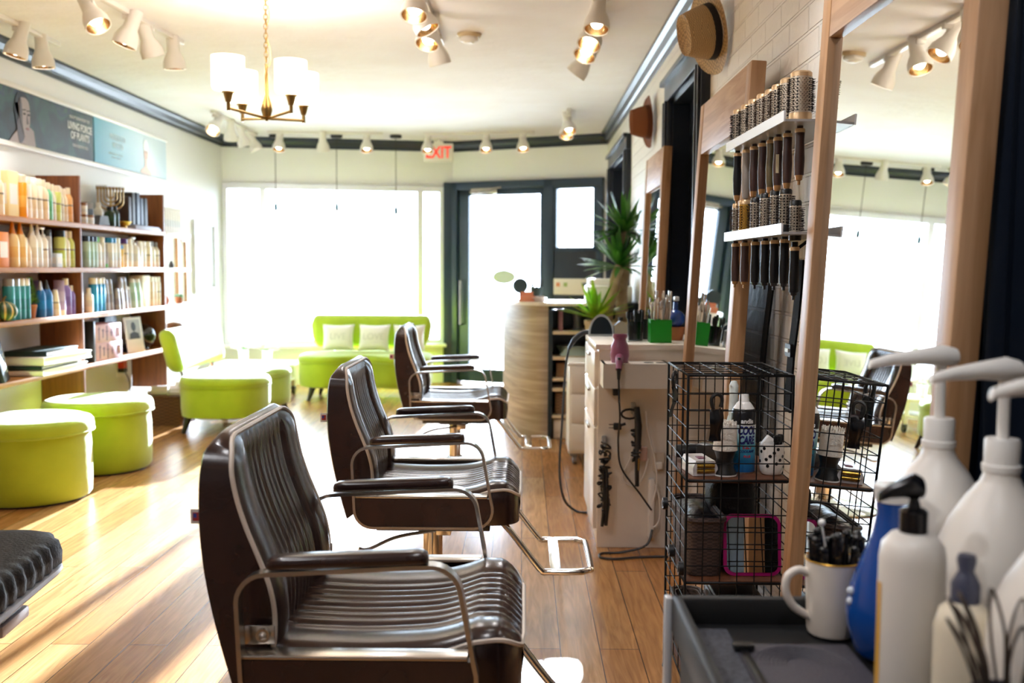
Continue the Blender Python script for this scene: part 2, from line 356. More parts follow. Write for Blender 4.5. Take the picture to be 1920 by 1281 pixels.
# ------------------------------------------------------------------ salon chairs
leather = mat('brown_leather', '33201c', .24, bump=(170, .08, .002), vary=(9, '2a1a18'), spec=.6)
piping = mat('cream_piping', 'd8cabb', .5)
def chair_seat():
    b = MB(); xr, xf, w, r = -.20, .292, .255, .075
    def ym(x):
        d = x-(xf-r); return w if d <= 0 else w-r+math.sqrt(max(r*r-d*d, 0))
    def top(x, y):
        z = .498 - .008*math.sin(PI*min(max((x-xr)/.35, 0), 1))
        z += .026*math.exp(-((x-.225)/.06)**2)
        if x > .25: z -= .022*((x-.25)/.042)**2
        a = abs(y)
        if a < .145:
            ph = (y+.145)/.29*8; z += .009*abs(math.sin(PI*ph))**.6 - .006
        else: z += .010*math.sin(PI*min((a-.145)/.11, 1))**.7
        e = max(a-(ym(x)-.03), 0)/.03; return z-.012*e*e
    xs = [xr+(xf-xr)*i/40 for i in range(34)] + [xf-r*(1-math.sin(R(t))) for t in (20, 32, 44, 55, 65, 74, 82, 90)]
    xs = sorted(set(round(x, 5) for x in xs)); NY = 81
    def prof(x):
        Y = ym(x); row = [(-Y*.985, .40), (-Y, .42), (-Y, .47)]
        row += [(-Y+2*Y*j/(NY-1), None) for j in range(NY)] + [(Y, .47), (Y, .42), (Y*.985, .40)]; return row
    rows = [[b.v((x + (.0 if z else 0), y, top(x, y) if z is None else z)) for y, z in prof(x)] for x in xs]
    for p, q in zip(rows, rows[1:]):
        for i in range(len(p)-1): b.f([p[i], q[i], q[i+1], p[i+1]])
    b.f([x for x in rows[0]]); last = rows[-1]
    lo = [b.v((xf-.012, v.co.y*.97, .40)) for v in last[3:-3]]; mid = [b.v((xf+.004, v.co.y, .46)) for v in last[3:-3]]
    tp = last[3:-3]
    for u, d in ((tp, mid), (mid, lo)):
        for i in range(len(u)-1): b.f([u[i], d[i], d[i+1], u[i+1]])
    b.f([last[0], last[1], last[2], tp[0], mid[0], lo[0]]); b.f([last[-1], last[-2], last[-3], tp[-1], mid[-1], lo[-1]])
    for p, q in zip(rows, rows[1:]): b.f([p[0], p[-1], q[-1], q[0]])
    edge = [(x, -ym(x)-.001, top(x, -ym(x))+.002) for x in xs[2:]] + [(xf+.004, y, top(xf, y*.999)+.002) for y in (-.15, -.08, 0, .08, .15)] + [(x, ym(x)+.001, top(x, ym(x))+.002) for x in reversed(xs[2:])]
    return b, edge
BP = [(-.175, .475), (-.168, .52), (-.168, .57), (-.178, .62), (-.197, .67), (-.217, .72), (-.233, .77), (-.243, .82), (-.248, .86), (-.258, .885)]
def chair_back():
    b = MB(); w, r, zt = .255, .075, .885
    fp = smooth_path([(x, 0, z) for x, z in BP], 4)
    def ym(z):
        d = z-(zt-r); return w if d <= 0 else w-r+math.sqrt(max(r*r-d*d, 0))
    rear = lambda z: -.245 - .064*math.sin(PI*min(max((z-.40)/.70, 0), 1)) + .02*max(z-.86, 0)/.035
    NY = 73; rows = []
    for p in fp:
        Y = ym(p.z); row = []
        for j in range(NY):
            y = -Y+2*Y*j/(NY-1); a = abs(y); x = p.x; up = min(max((zt-p.z)/.05, 0), 1)
            if a < .15: x += up*(.009*abs(math.sin(PI*(y+.15)/.3*9))**.6 - .012)
            else: x += up*.012*math.sin(PI*min((a-.15)/.105, 1))**.7
            row.append(b.v((x, y, p.z)))
        rows.append(row)
    for p, q in zip(rows, rows[1:]):
        for i in range(NY-1): b.f([p[i], q[i], q[i+1], p[i+1]])
    back = []
    for p in fp:
        z = .42+(p.z-.475)/(.885-.475)*(.895-.42); Y = ym(p.z); X = rear(z); back.append([b.v((X+.006*(abs(t) > .96), t*Y, z)) for t in (-1, -.94, -.5, 0, .5, .94, 1)])
    for p, q in zip(back, back[1:]):
        for i in range(6): b.f([p[i], p[i+1], q[i+1], q[i]])
    for k, kk in ((0, 0), (-1, -1)):
        for i in range(len(rows)-1): b.f([rows[i][k], rows[i+1][k], back[i+1][kk], back[i][kk]])
    b.f(rows[-1] + back[-1][::-1]); b.f(rows[0] + back[0][::-1])
    edge = [(p.x+.002, -ym(p.z)-.001, p.z) for p in fp] + [(p.x+.002, ym(p.z)+.001, p.z) for p in reversed(fp)]
    return b, edge
def make_chair(label, loc):
    t = thing('salon_chair', label, 'chair', loc, 0, 'row of styling chairs')
    sb, e = chair_seat(); so = sb.build('seat', leather, t, 50)
    b = MB(); b.tube(e, .0048, 6); b.build('seat_piping', piping, so)
    bb, e = chair_back(); bo = bb.build('backrest', leather, t, 55)
    b = MB(); b.tube(e, .0048, 6); b.build('back_piping', piping, bo)
    b = MB(); b.box((-.322, -.20, .73), (.030, .002, .028)); lt = b.build('brand_tag', mat('white_tag', 'e9e2dc', .6), bo, None)
    b = MB(); b.mi = 0; b.box((-.326, -.2015, .73), (.013, .001, .016)); b.mi = 1; b.box((-.328, -.202, .732), (.006, .001, .008)); b.build('tag_print', [mat('tag_red', 'b33c3c', .6), mat('tag_blue', '35489c', .6)], lt, None)
    for s in (-1, 1):
        loop = arc(-.165, .605, .052, 180, 90, 6) + [(.10, .672)] + arc(.128, .618, .055, 85, 15, 6) + [(.205, .50)] + arc(.155, .466, .056, 10, -90, 6) + arc(-.155, .466, .056, -90, -180, 6)
        b = MB(); b.bar([(x, s*.312, z) for x, z in loop], .030, .008, closed=True)
        b.box((-.01, s*.30, .505), (.41, .045, .007), .002); fo = b.build('arm_frame', steel, t, 25)
        b = MB(); prf = rrect(-.022, 0, .022, .025, .011); xs = [(-.163, .35), (-.160, .7), (-.150, .92), (-.13, 1), (.09, 1), (.112, .92), (.122, .7), (.125, .35)]
        g = b.grid(lambda u, v: ((lambda q, w_: (xs[q][0], s*.312+prf[w_][0]*xs[q][1], .664+.0135*(xs[q][0]+.163)/.29+prf[w_][1]*(.25+.75*xs[q][1])))(int(round(u*7)), int(round(v*len(prf))) % len(prf))), 8, len(prf), cv=True); b.f(g[0]); b.f(g[-1][::-1]); b.build('arm_pad', leather, t, 60)
        poly = [(-.212, .500)] + arc(-.155, .466, .052, 180, 270, 6) + arc(.155, .466, .052, -90, 0, 6) + [(.200, .500)]
        b = MB(); b.prism(poly, s*.300, s*.322, lambda x, z, y: (x, y, z)); b.build('side_panel', leather, t, 30)
        b = MB(); b.box((-.188, s*.275, .53), (.055, .006, .035), .002); b.cyl((-.18, s*.262, .532), (-.18, s*.288, .532), .013, n=16); b.ball((-.18, s*.288, .532), .008, 10, 6); b.build('hinge_bolt', steel, t)
    b = MB(); b.box((.02, 0, .388), (.36, .44, .03), .004); b.box((0, 0, .36), (.16, .16, .03), .004); b.build('underframe', black_pl, t, 30)
    b = MB(); b.cyl((0, 0, .03), (0, 0, .36), .033, n=24); b.cyl((0, 0, .025), (0, 0, .16), .045, n=24); b.build('column', chrome, t)
    b = MB(); b.lathe([(.29, 0), (.30, .006), (.29, .013), (.12, .022), (.06, .04), (.05, .055)], 48); b.build('base', chrome, t)
    b = MB(); b.tube(smooth_path([(.02, -.05, .33), (-.04, -.06, .325), (-.12, -.09, .315), (-.20, -.12, .285), (-.23, -.13, .29)]), .006); b.box((.04, -.035, .335), (.05, .05, .04), .004); b.build('pump_lever', steel, t)
    pts = [(.20, -.19, .395), (.24, -.19, .395), (.355, -.19, .25), (.385, -.19, .236)] + [(.47, -.19, .236)] + [(x, -y, .236) for x, y in [(.495, .185), (.515, .165), (.525, .14)]]
    pts = pts + [(x, -y, z) for x, y, z in reversed(pts)]
    b = MB(); b.tube(smooth_path(pts, 4), .0105, 10); b.box((.41, 0, .243), (.035, .37, .007), .002); b.build('footrest', chrome, t)
    return t
ch = make_chair('brown ribbed leather salon chair closest to the black trolley', (-.29, 2.05, 0))
c2 = copy_tree(ch); c2.location = (-.30, 3.31, 0); c2['label'] = 'brown ribbed leather salon chair in the middle of the row of three'
c3 = copy_tree(ch); c3.location = (-.375, 5.5, 0); c3['label'] = 'brown ribbed leather salon chair by the reception desk, farthest along the row'

# ------------------------------------------------------------------ lime sofas, ottomans, pillows
def make_sofa(label, loc, rz):
    t = thing('sofa', label, 'sofa', loc, rz, 'lime velvet sofas')
    N = 72; out = []
    for i in range(N):
        a = 2*PI*i/N; c, s = math.cos(a), math.sin(a); n = 3.2
        x = .62*abs(c)**(2/n)*(1 if c >= 0 else -1); y = .33*abs(s)**(2/n)*(1 if s >= 0 else -1)
        if y < 0: y += .13*math.exp(-(x/.17)**2)*(-y/.33) - .03*math.exp(-((abs(x)-.38)/.2)**2)*(-y/.33)
        out.append((x, y))
    def rings(zs):
        b = MB(); R_ = [[b.v((x*k, y*k if y > 0 else y*(1-(1-k)*1.6), z)) for x, y in out] for k, z in zs]
        for p, q in zip(R_, R_[1:]):
            for i in range(N): b.f([p[i], p[(i+1) % N], q[(i+1) % N], q[i]])
        b.f(R_[0][::-1]); c = b.v((0, .02, zs[-1][1]+.006))
        for i in range(N): b.f([R_[-1][i], R_[-1][(i+1) % N], c])
        return b
    rings([(.93, .12), (.97, .128), (.985, .18), (.99, .33), (.985, .345)]).build('seat_base', green_v, t, 60)
    cu = rings([(.985, .345), (1.0, .352), (1.0, .375), (.985, .395), (.95, .408), (.85, .416), (.6, .422)]).build('seat_cushion', green_v, t, 60)
    b = MB(); b.tube([(x*.995, y*.995, .347) for x, y in out], .005, 6, True); b.build('piping', green_v, cu)
    b = MB(); pf = rrect(-.06, -.155, .06, .155, .058, 6)
    def fb(u, v):
        a, z = pf[int(round(v*len(pf))) % len(pf)]; x = -1+2*u; k = 1-.9*max(abs(x)-.93, 0)/.07*.6
        z = z*k; a = a*k; wz = .545+.045*(z+.155)/.31
        return (x*wz, .345-.03*x*x+a+.03*(z/.15), .60+z)
    g = b.grid(fb, 41, len(pf), cv=True); b.f(g[0]); b.f(g[-1][::-1]); bk = b.build('backrest', green_v, t, 60)
    for x in (-.36, .36):
        b = MB(); b.tube([(x, .28, .35), (x, .31, .46), (x, .325, .55)], .011); b.build('back_post', chrome, t)
    for x in (-.45, .45):
        for y in (-.24, .22):
            b = MB(); b.cyl((x*1.08, y*1.15, 0), (x, y, .13), .014, .03, 12); b.build('leg', darkwood, t)
    return t
s1 = make_sofa('lime green velvet loveseat standing along the wall with the product shelves', (-2.2, 7.6, 0), R(90))
s2 = copy_tree(s1); s2.location = (-1.45, 9.2, 0); s2.rotation_euler = (0, 0, 0)
s2['label'] = 'lime green velvet loveseat with white cushions under the shop window'
cush_m = mat('white_cotton', 'f2efe8', .85, bump=(90, .15)); letter_m = mat('faded_print', 'd9d6d0', .8)
def pillow(label, loc, rz, word):
    b = MB(); n = 17
    for sgn in (-1, 1):
        b.grid(lambda u, v: ((u-.5)*.30*(1-.10*(1-(2*v-1)**2)), sgn*.05*((1-(2*u-1)**4)*(1-(2*v-1)**4))**.6, (v-.5)*.26*(1-.10*(1-(2*u-1)**2))), n, n)
    bmesh.ops.remove_doubles(b.bm, verts=b.bm.verts, dist=.0005)
    o = b.build('throw_pillow', cush_m, None, 60); o.location = loc; o.rotation_euler = (R(-16), 0, rz)
    if word: text('pillow_lettering', word, .085, letter_m, o, frameM((0, -.052, 0), (1, 0, 0), (0, 0, 1)), .0004)
    return tag(o, label, 'pillow', 'white pillows on the sofa')
pillow('white lettered throw pillow nearest the end of the sofa by the flowers', (-1.74, 9.36, .548), R(4), 'LIVE')
pillow('white lettered throw pillow in the middle of the three on the sofa', (-1.40, 9.36, .548), R(-3), 'LOVE')
pillow('white throw pillow half hidden behind a salon chair', (-1.07, 9.36, .548), R(3), None)
def ottoman(label, loc, tw):
    t = thing('ottoman', label, 'ottoman', loc, tw, 'lime ottomans')
    b = MB(); b.lathe([(0, .012), (.285, .012), (.297, .03), (.300, .10), (.298, .27), (.292, .345), (0, .345)], 56); b.build('body', green_v, t, 50)
    b = MB(); b.lathe([(0, .345), (.300, .345), (.311, .351), (.313, .375), (.308, .402), (.298, .415), (.27, .424), (.15, .431), (0, .433)], 56); ld = b.build('lid', green_v, t, 50)
    b = MB(); b.tube([(.311*math.cos(2*PI*i/64), .311*math.sin(2*PI*i/64), .351) for i in range(64)], .005, 6, True); b.build('lid_piping', green_v, ld)
    b = MB(); b.lathe([(0, 0), (.27, 0), (.27, .014), (0, .014)], 40); b.build('foot_ring', black_pl, t)
ottoman('round lime velvet ottoman nearer the camera, cut by the picture edge', (-2.56, 5.10, 0), 0)
ottoman('round lime velvet ottoman tucked in front of the wooden divider, seen whole', (-2.53, 5.87, 0), .6)

# coffee table with flowers
t = thing('coffee_table', 'low white table on dark casters between the two lime sofas', 'table', (-2.50, 9.25, 0))
b = MB(); b.box((0, 0, .30), (.72, .5, .035), .008); b.build('tabletop', white_lam, t, 30)
b = MB(); b.box((0, 0, .15), (.66, .44, .02), .004); b.build('lower_shelf', white_lam, t, 30)
for x in (-.31, .31):
    for y in (-.2, .2):
        b = MB(); b.box((x, y, .18), (.035, .035, .22), .003); b.build('leg', white_lam, t, 30)
        b = MB(); b.cyl((x-.014, y, .035), (x+.014, y, .035), .035, n=16); b.box((x, y, .06), (.04, .05, .03), .004); b.build('caster', black_pl, t)
petal = mat('white_petals', 'f6efe9', .7); pinkp = mat('pink_petals', 'efc0bd', .7); leafm = mat('leaf_green', '3f7d1f', .45, vary=(12, '5c9c2c'))
def flowers(label, loc, vm, seed):
    rnd = random.Random(seed); t = thing('flower_vase', label, 'flowers', loc)
    b = MB(); b.lathe([(0, 0), (.036, 0), (.042, .02), (.045, .09), (.05, .11), (.046, .11), (.04, .09), (0, .088)], 24); b.build('vase', vm, t)
    for kk, (nm, mm, n) in enumerate((('white_blooms', petal, 8), ('pink_bloom', pinkp, 3))):
        b = MB()
        for i in range(n):
            a = rnd.uniform(0, 2*PI); r = rnd.uniform(.02, .085)*(1 if kk == 0 else .7); c = Vector((r*math.cos(a), r*math.sin(a), .175-.5*r+rnd.uniform(-.01, .02)))
            for j in range(9):
                d = Vector((math.cos(2*PI*j/9), math.sin(2*PI*j/9), .35)); p = c+d*.018; b.ball(p, .018, 8, 5, 1, 1, .6)
            b.ball(c+Vector((0, 0, .012)), .015, 8, 5)
        b.build(nm, mm, t, 60)
    b = MB()
    for i in range(9):
        a = rnd.uniform(0, 2*PI); p = Vector((.05*math.cos(a), .05*math.sin(a), .12)); q = p*1.0+Vector((.05*math.cos(a), .05*math.sin(a), .02)); m_ = (p+q)/2; n_ = Vector((-math.sin(a), math.cos(a), 0))*.02
        b.f([b.v(p), b.v(m_+n_), b.v(q), b.v(m_-n_)])
    b.build('leaves', leafm, t, None)
flowers('white daisy bouquet in a pale vase at the sofa back', (-2.62, 9.28, .3175), mat('pale_vase', 'dfe6ea', .3), 1)
flowers('white and pink bouquet in a white vase in the middle of the low table', (-2.38, 9.22, .3175), mat('white_vase', 'efeeea', .3), 2)
# woven basket with towels under the shelf end
def wicker(name, hexc, sc=60):
    if name in _m: return _m[name]
    m = mat(name, hexc, .6); nt = m.node_tree; p = nt.nodes['Principled BSDF']; tc = nt.nodes.new('ShaderNodeTexCoord')
    wv = nt.nodes.new('ShaderNodeTexChecker'); wv.inputs['Scale'].default_value = sc; r = [c*.55 for c in lin(hexc)]
    wv.inputs['Color1'].default_value = (*lin(hexc), 1); wv.inputs['Color2'].default_value = (*r, 1)
    mp = nt.nodes.new('ShaderNodeMapping'); mp.inputs['Scale'].default_value = (.45, .45, 1.3); ns = nt.nodes.new('ShaderNodeTexNoise'); ns.inputs['Scale'].default_value = 9; va = nt.nodes.new('ShaderNodeVectorMath'); va.operation = 'MULTIPLY_ADD'; va.inputs[1].default_value = (.02, .02, .008)
    nt.links.new(tc.outputs['Object'], ns.inputs['Vector']); nt.links.new(ns.outputs['Color'], va.inputs[0]); nt.links.new(tc.outputs['Object'], va.inputs[2]); nt.links.new(va.outputs[0], mp.inputs[0]); nt.links.new(mp.outputs[0], wv.inputs[0]); nt.links.new(wv.outputs[0], p.inputs['Base Color'])
    bp = nt.nodes.new('ShaderNodeBump'); bp.inputs['Distance'].default_value = .006; nt.links.new(wv.outputs['Fac'], bp.inputs['Height']); nt.links.new(bp.outputs[0], p.inputs['Normal'])
    return m
def basket(label, loc, sx, sy, h, m, rim=.012, flare=1.1, handle=False, rz=0):
    t = thing('wicker_basket', label, 'basket', loc, rz); b = MB()
    o = rrect(-sx/2, -sy/2, sx/2, sy/2, .03); N = len(o)
    zs = [(1/flare, 0)] + [(1/flare+(1-1/flare)*i/7, h*i/7) for i in range(8)]
    R_ = [[b.v((x*k, y*k, z)) for x, y in o] for k, z in zs] + [[b.v((x*k-.01*(1 if x > 0 else -1), y*k-.01*(1 if y > 0 else -1), z)) for x, y in o] for k, z in reversed(zs[1:])]
    for p, q in zip(R_, R_[1:]):
        for i in range(N): b.f([p[i], p[(i+1) % N], q[(i+1) % N], q[i]])
    b.f(R_[0][::-1]); b.f(R_[-1]); b.build('basket_body', m, t, 40)
    b = MB(); b.tube([(x, y, h) for x, y in o], rim, 7, True); b.build('rim', m, t)
    return t
basket('brown woven basket on the floor under the end of the shelving', (-2.74, 7.63, 0), .34, .36, .22, wicker('brown_wicker', '6b4424'))
b = MB()
for i, (x, y) in enumerate(((-.08, -.05), (.06, -.03), (0, .07), (-.03, -.1), (.09, .08))): b.cyl((x-.06, y, .19+.015*i), (x+.06, y+.02, .2+.012*i), .042, n=14)
o = b.build('rolled_towels', mat('pale_towel', 'e9dcd6', .9, bump=(120, .3)), None, 50, (-2.74, 7.63, .02)); tag(o, 'pale rolled towels lying in the woven floor basket', 'towels'); o['kind'] = 'stuff'

# ------------------------------------------------------------------ ceiling: track lights, chandelier, pendants, detector, exit sign
track_m = mat('white_track_metal', 'e8e3dc', .4); bulb_m = mat('lit_bulb', 'fff2df', .5, emit=('fff0da', 9)); refl_m = mat('reflector', 'd9b27c', .2, 1)
def spot(parent, pos, aim, watt=7, s=1.0):
    """one head: stem, flared can, reflector, bulb; aim = direction it shines"""
    d = Vector(aim).normalized(); p = Vector(pos); q = p-d*.05*s+Vector((0, 0, -.10*s)) ; o = q
    b = MB(); b.box((p.x, p.y, p.z-.012), (.05, .03, .03), .004); b.cyl(p+Vector((0, 0, -.02)), p+Vector((0, 0, -.085*s)), .008, n=8)
    b.lathe([(0, -.085*s), (.034*s, -.08*s), (.036*s, -.01*s), (.038*s, .02*s), (.052*s, .05*s), (.061*s, .075*s), (.063*s, .115*s), (.058*s, .115*s), (.056*s, .08*s), (.03*s, .06*s), (0, .058*s)], 24, q, axis=d)
    hd = b.build('spotlight_head', track_m, parent, 40)
    b = MB(); b.lathe([(.0565*s, .112*s), (.05*s, .085*s), (.034*s, .072*s)], 24, q, axis=d, cap=False); b.build('reflector', refl_m, hd, 60)
    b = MB(); b.ball(q+d*.078*s, .030*s, 12, 6); b.build('bulb', bulb_m, hd, 60)
    if watt:
        l = bpy.data.lights.new('spot_lamp', 'SPOT'); l.energy = watt; l.spot_size = R(95); l.spot_blend = .6; l.color = (.93, .95, 1); l.shadow_soft_size = .03
        lo = bpy.data.objects.new('spot_lamp', l); C.objects.link(lo); lo.parent = hd; lo.location = q+d*.125*s; lo.rotation_euler = d.to_track_quat('-Z', 'Y').to_euler()
def track(label, p0, p1, heads, watt=7):
    p0, p1 = Vector(p0), Vector(p1); o = (p0+p1)/2; o.z = H; t = thing('track_light', label, 'track light', o, 0, 'white ceiling track lights')
    d = p1-p0; b = MB(); b.box((0, 0, -.012), (d.length, .035, .024), .003, math.atan2(d.y, d.x)); b.build('track_rail', track_m, t, 30)
    for f, aim in heads: spot(t, p0+d*f+Vector((0, 0, -.02))-Vector((o.x, o.y, 0)), aim, watt)
    return t
track('white track light over the posters, closest to the shelf wall', (-2.74, 4.55, 0), (-2.75, 5.95, 0), [(.38, (-.2, .3, -1)), (.66, (-.25, -.1, -1)), (.86, (.05, .05, -1))])
track('white track light with three or four heads between posters and chandelier', (-2.07, 4.75, 0), (-2.0, 5.9, 0), [(.08, (.6, -.3, -1)), (.40, (-.35, -.1, -1)), (.62, (.25, .3, -1)), (.90, (.02, .1, -1))])
track('white four-headed track light in the corner above the framed picture', (-2.62, 8.45, 0), (-2.62, 9.85, 0), [(.06, (-.2, -1.0, -1)), (.38, (-.1, .3, -1)), (.66, (.2, .3, -1)), (.93, (.4, .2, -1))], 5)
track('white three-headed track light above the shop window', (-2.48, 9.72, 0), (-1.37, 9.77, 0), [(.1, (0, -.35, -1)), (.48, (0, .3, -1)), (.86, (.05, -.35, -1))], 5)
track('white three-headed track light above the street door and exit sign', (-.98, 9.82, 0), (.1, 9.65, 0), [(.04, (0, -.35, -1)), (.57, (0, -.4, -1)), (.90, (.05, -.4, -1))], 5)
track('small white track light in the far corner near the dark doorway', (.37, 8.3, 0), (.37, 8.95, 0), [(.2, (.15, -.5, -1)), (.6, (-.1, -.5, -1))], 5)
track('white track light hanging beside the smoke detector', (-.50, 4.45, 0), (-.48, 5.9, 0), [(.12, (-.05, -.45, -1)), (.30, (.55, -.1, -1)), (.52, (-.15, -.45, -1)), (.82, (.25, .25, -1))])
track('white track light running along the brick wall over the mirrors', (.35, 4.5, 0), (.34, 6.1, 0), [(.22, (-.1, -.3, -1)), (.45, (-.3, -.55, -1)), (.62, (-.4, -.5, -1)), (.92, (-.75, .3, -1))])
track('added white track light, unseen behind the view, giving fill light over the first chair', (.2, .4, 0), (.2, 2.6, 0), [(.1, (.35, .3, -1)), (.5, (-.35, .3, -1)), (.9, (.5, .1, -1))], 12)  # unseen track added to brighten the foreground from behind the camera
track('added white track light, unseen behind the view over the stool, brightening the brick wall', (-1.2, .2, 0), (-1.2, 2.4, 0), [(.1, (.9, .3, -1)), (.5, (.9, .2, -1)), (.9, (.9, .1, -1))], 14)  # second added track, out of view; its heads fill the brick wall side
# chandelier
t = thing('chandelier', 'brass chandelier with four white drum shades on a chain', 'chandelier', (-1.203, 4.71, H))
b = MB(); b.lathe([(0, 0), (.065, 0), (.062, -.02), (.02, -.035), (.012, -.06), (0, -.06)], 24); b.build('ceiling_canopy', brass, t)
zb = 1.905-H; b = MB()
for i in range(14):
    z = -.07-.0215*i; a = i % 2
    b.tube([(.009*math.cos(k*PI/4)*(1-a), .009*math.cos(k*PI/4)*a, z+.016*math.sin(k*PI/4)) for k in range(8)], .0022, 5, True)
b.build('chain', brass, t)
b = MB(); b.tube(smooth_path([(.006, .004, -.05), (.014, .01, -.15), (-.004, .006, -.22), (.018, .0, -.3), (.02, .004, -.36), (.006, 0, -.39)], 6), .002, 5); b.build('lamp_cord', mat('gold_cord', 'b9a568', .4), t)
b = MB(); b.lathe([(0, zb-.02), (.006, zb-.02), (.008, zb-.005), (.018, zb), (.026, zb+.03), (.024, zb+.06), (.010, zb+.10), (.009, zb+.20), (.007, zb+.205), (.007, -.37), (0, -.37)], 18); b.build('stem', brass, t)
shade_m = mat('opal_shade', 'fffaf0', .4, emit=('fff3df', 2.6))
for dx, dy in ((-.121, -.20), (.141, -.115), (.133, .18), (-.153, .14)):
    e = Vector((dx, dy, zb+.01)); d = e.normalized(); b = MB(); b.tube([d*.02+Vector((0, 0, zb+.012)), e], .0065, 8); b.cyl(e-Vector((0, 0, .012)), e+Vector((0, 0, .03)), .008)
    ar = b.build('arm', brass, t)
    b = MB(); b.lathe([(0, .025), (.012, .025), (.014, .035), (.022, .065), (.029, .067), (.029, .072), (0, .072)], 18, e); b.build('cup', brass, ar)
    b = MB(); b.lathe([(.02, .074), (.066, .080), (.073, .095), (.073, .226), (.070, .226), (.069, .10), (.02, .08)], 28, e, cap=False); b.build('shade', shade_m, ar, 50)
    l = bpy.data.lights.new('shade_lamp', 'POINT'); l.energy = 2.5; l.color = (1, .95, .88); l.shadow_soft_size = .03
    lo = bpy.data.objects.new('shade_lamp', l); C.objects.link(lo); lo.parent = ar; lo.location = e+Vector((0, 0, .23))
# pendants in the window
for i, (x, lab) in enumerate(((-2.47, 'bare bulb pendant nearest the shelf wall'), (-1.86, 'bare bulb pendant in the middle of the shop window'), (-1.27, 'bare bulb pendant nearest the street door'))):
    y = 9.98; t = thing('pendant_lamp', lab, 'pendant lamp', (x, y, H), 0, 'window pendants')
    b = MB(); b.lathe([(0, 0), (.06, 0), (.06, -.022), (.05, -.03), (0, -.03)], 20); b.build('ceiling_rose', black_pl, t)
    b = MB(); b.cyl((0, 0, -.03), (0, 0, -.70-.03*(i == 2)), .0035, n=6); b.build('cord', black_pl, t)
    z = -.70-.03*(i == 2); b = MB(); b.lathe([(0, z+.03), (.012, z+.025), (.018, z), (.018, z-.045), (0, z-.045)], 14); b.build('socket', mat('teal_socket', '1f4a4c', .4), t)
    b = MB(); b.lathe([(0, z-.045), (.012, z-.047), (.02, z-.075), (.026, z-.10), (.02, z-.13), (0, z-.14)], 16); b.build('bulb', mat('clear_bulb', 'fbeee4', .1, emit=('ffd9b0', 1.0)), t)
t = thing('smoke_detector', 'round cream smoke detector on the plaster ceiling', 'smoke detector', (-.31, 5.71, H))
b = MB(); b.lathe([(0, 0), (.068, 0), (.068, -.012), (.060, -.020), (0, -.02)], 32); b.build('base', mat('cream_plastic', 'c9b38d', .5), t)
b = MB(); b.lathe([(.052, -.02), (.055, -.03), (.05, -.042), (.028, -.048), (.024, -.053), (0, -.054)], 32); b.build('sensor_cover', mat('white_cover', 'f0ece4', .5), t)
b = MB(); n = (D-B).normalized(); q = segP(B, D, -.13, 2.40, .12)
t = thing('exit_sign', 'white exit sign with red letters hanging over the street door', 'exit sign', (-.87, 10.28, 2.385), R(-2))
b.box((0, 0, 0), (.30, .045, .185), .008); b.box((0, 0, .10), (.10, .04, .03), .004); b.box((0, 0, .125), (.03, .03, .03)); b.build('housing', white_pl, t, 30)
text('lettering', 'EXIT', .165, mat('red_letters', 'e23b34', .4, emit=('ff3a30', .35)), t, frameM((0, -.0235, -.004), (1, 0, 0), (0, 0, 1)), .001, sx=.78, bold=.004)

# ------------------------------------------------------------------ posters on the shelf wall
def poster_mat(name, stops, axis=0, noise=None):
    m = mat(name, 'ffffff', .55); nt = m.node_tree; p = nt.nodes['Principled BSDF']; tc = nt.nodes.new('ShaderNodeTexCoord'); r = nt.nodes.new('ShaderNodeValToRGB')
    e = r.color_ramp.elements; e[0].position = stops[0][0]; e[0].color = (*lin(stops[0][1]), 1); e[1].position = stops[-1][0]; e[1].color = (*lin(stops[-1][1]), 1)
    for q, h in stops[1:-1]: x = e.new(q); x.color = (*lin(h), 1)
    if noise:
        n = nt.nodes.new('ShaderNodeTexNoise'); n.inputs['Scale'].default_value = noise; n.inputs['Detail'].default_value = 5; n.inputs['Distortion'].default_value = 1.5
        nt.links.new(tc.outputs['Object'], n.inputs['Vector']); nt.links.new(n.outputs[0], r.inputs[0])
    else:
        sx = nt.nodes.new('ShaderNodeSeparateXYZ'); nt.links.new(tc.outputs['Generated'], sx.inputs[0]); nt.links.new(sx.outputs[axis], r.inputs[0])
    nt.links.new(r.outputs[0], p.inputs['Base Color']); return m
PM = lambda y, z: frameM((XL+.016, y, z), (0, 1, 0), (0, 0, 1))
skin_d = mat('printed_skin_dark', 'a39491', .6); skin_s = mat('printed_skin_shade', '5d565e', .6); hair_d = mat('printed_hair', '15161d', .6); ptxt = mat('printed_white', 'eef0ee', .6); lips = mat('printed_lips', '8a5a5c', .6)
def sm(poly, k=5):
    n = len(poly); P = [Vector((x, y, 0)) for x, y in poly]; out = []
    for i in range(n):
        a, b_, c, d = P[i-1], P[i], P[(i+1) % n], P[(i+2) % n]
        for j in range(k): t_ = j/k; q = .5*((2*b_) + (c-a)*t_ + (2*a-5*b_+4*c-d)*t_*t_ + (3*b_-a-3*c+d)*t_**3); out.append((q.x, q.y))
    return out
t = thing('wall_poster', 'dark green poster of a woman looking over her shoulder', 'poster', (0, 0, 0))
b = MB(); b.box((XL+.008, 6.0, 2.10), (.012, 2.14, .33)); b.build('print', poster_mat('jungle_print', [(.34, '20252c'), (.46, '23353a'), (.55, '2a4a45'), (.62, '2c3850'), (.7, '39594a')], noise=3.2), t, None)
b = MB(); b.M = PM(6.09, 2.098) @ Matrix.Scale(1.28, 4)
el_ = lambda cx, cz, a, c, n=28, t0=0: [(cx+a*math.cos(2*PI*i/n+t0), cz+c*math.sin(2*PI*i/n+t0)) for i in range(n)]
b.mi = 0; b.prism([(-.15, -.128)]+[(-.15+.24*u, -.128+.09*math.sin(PI*u*.72)+.01*u) for u in [i/12 for i in range(13)]]+[(.11, -.128)], 0, .001)
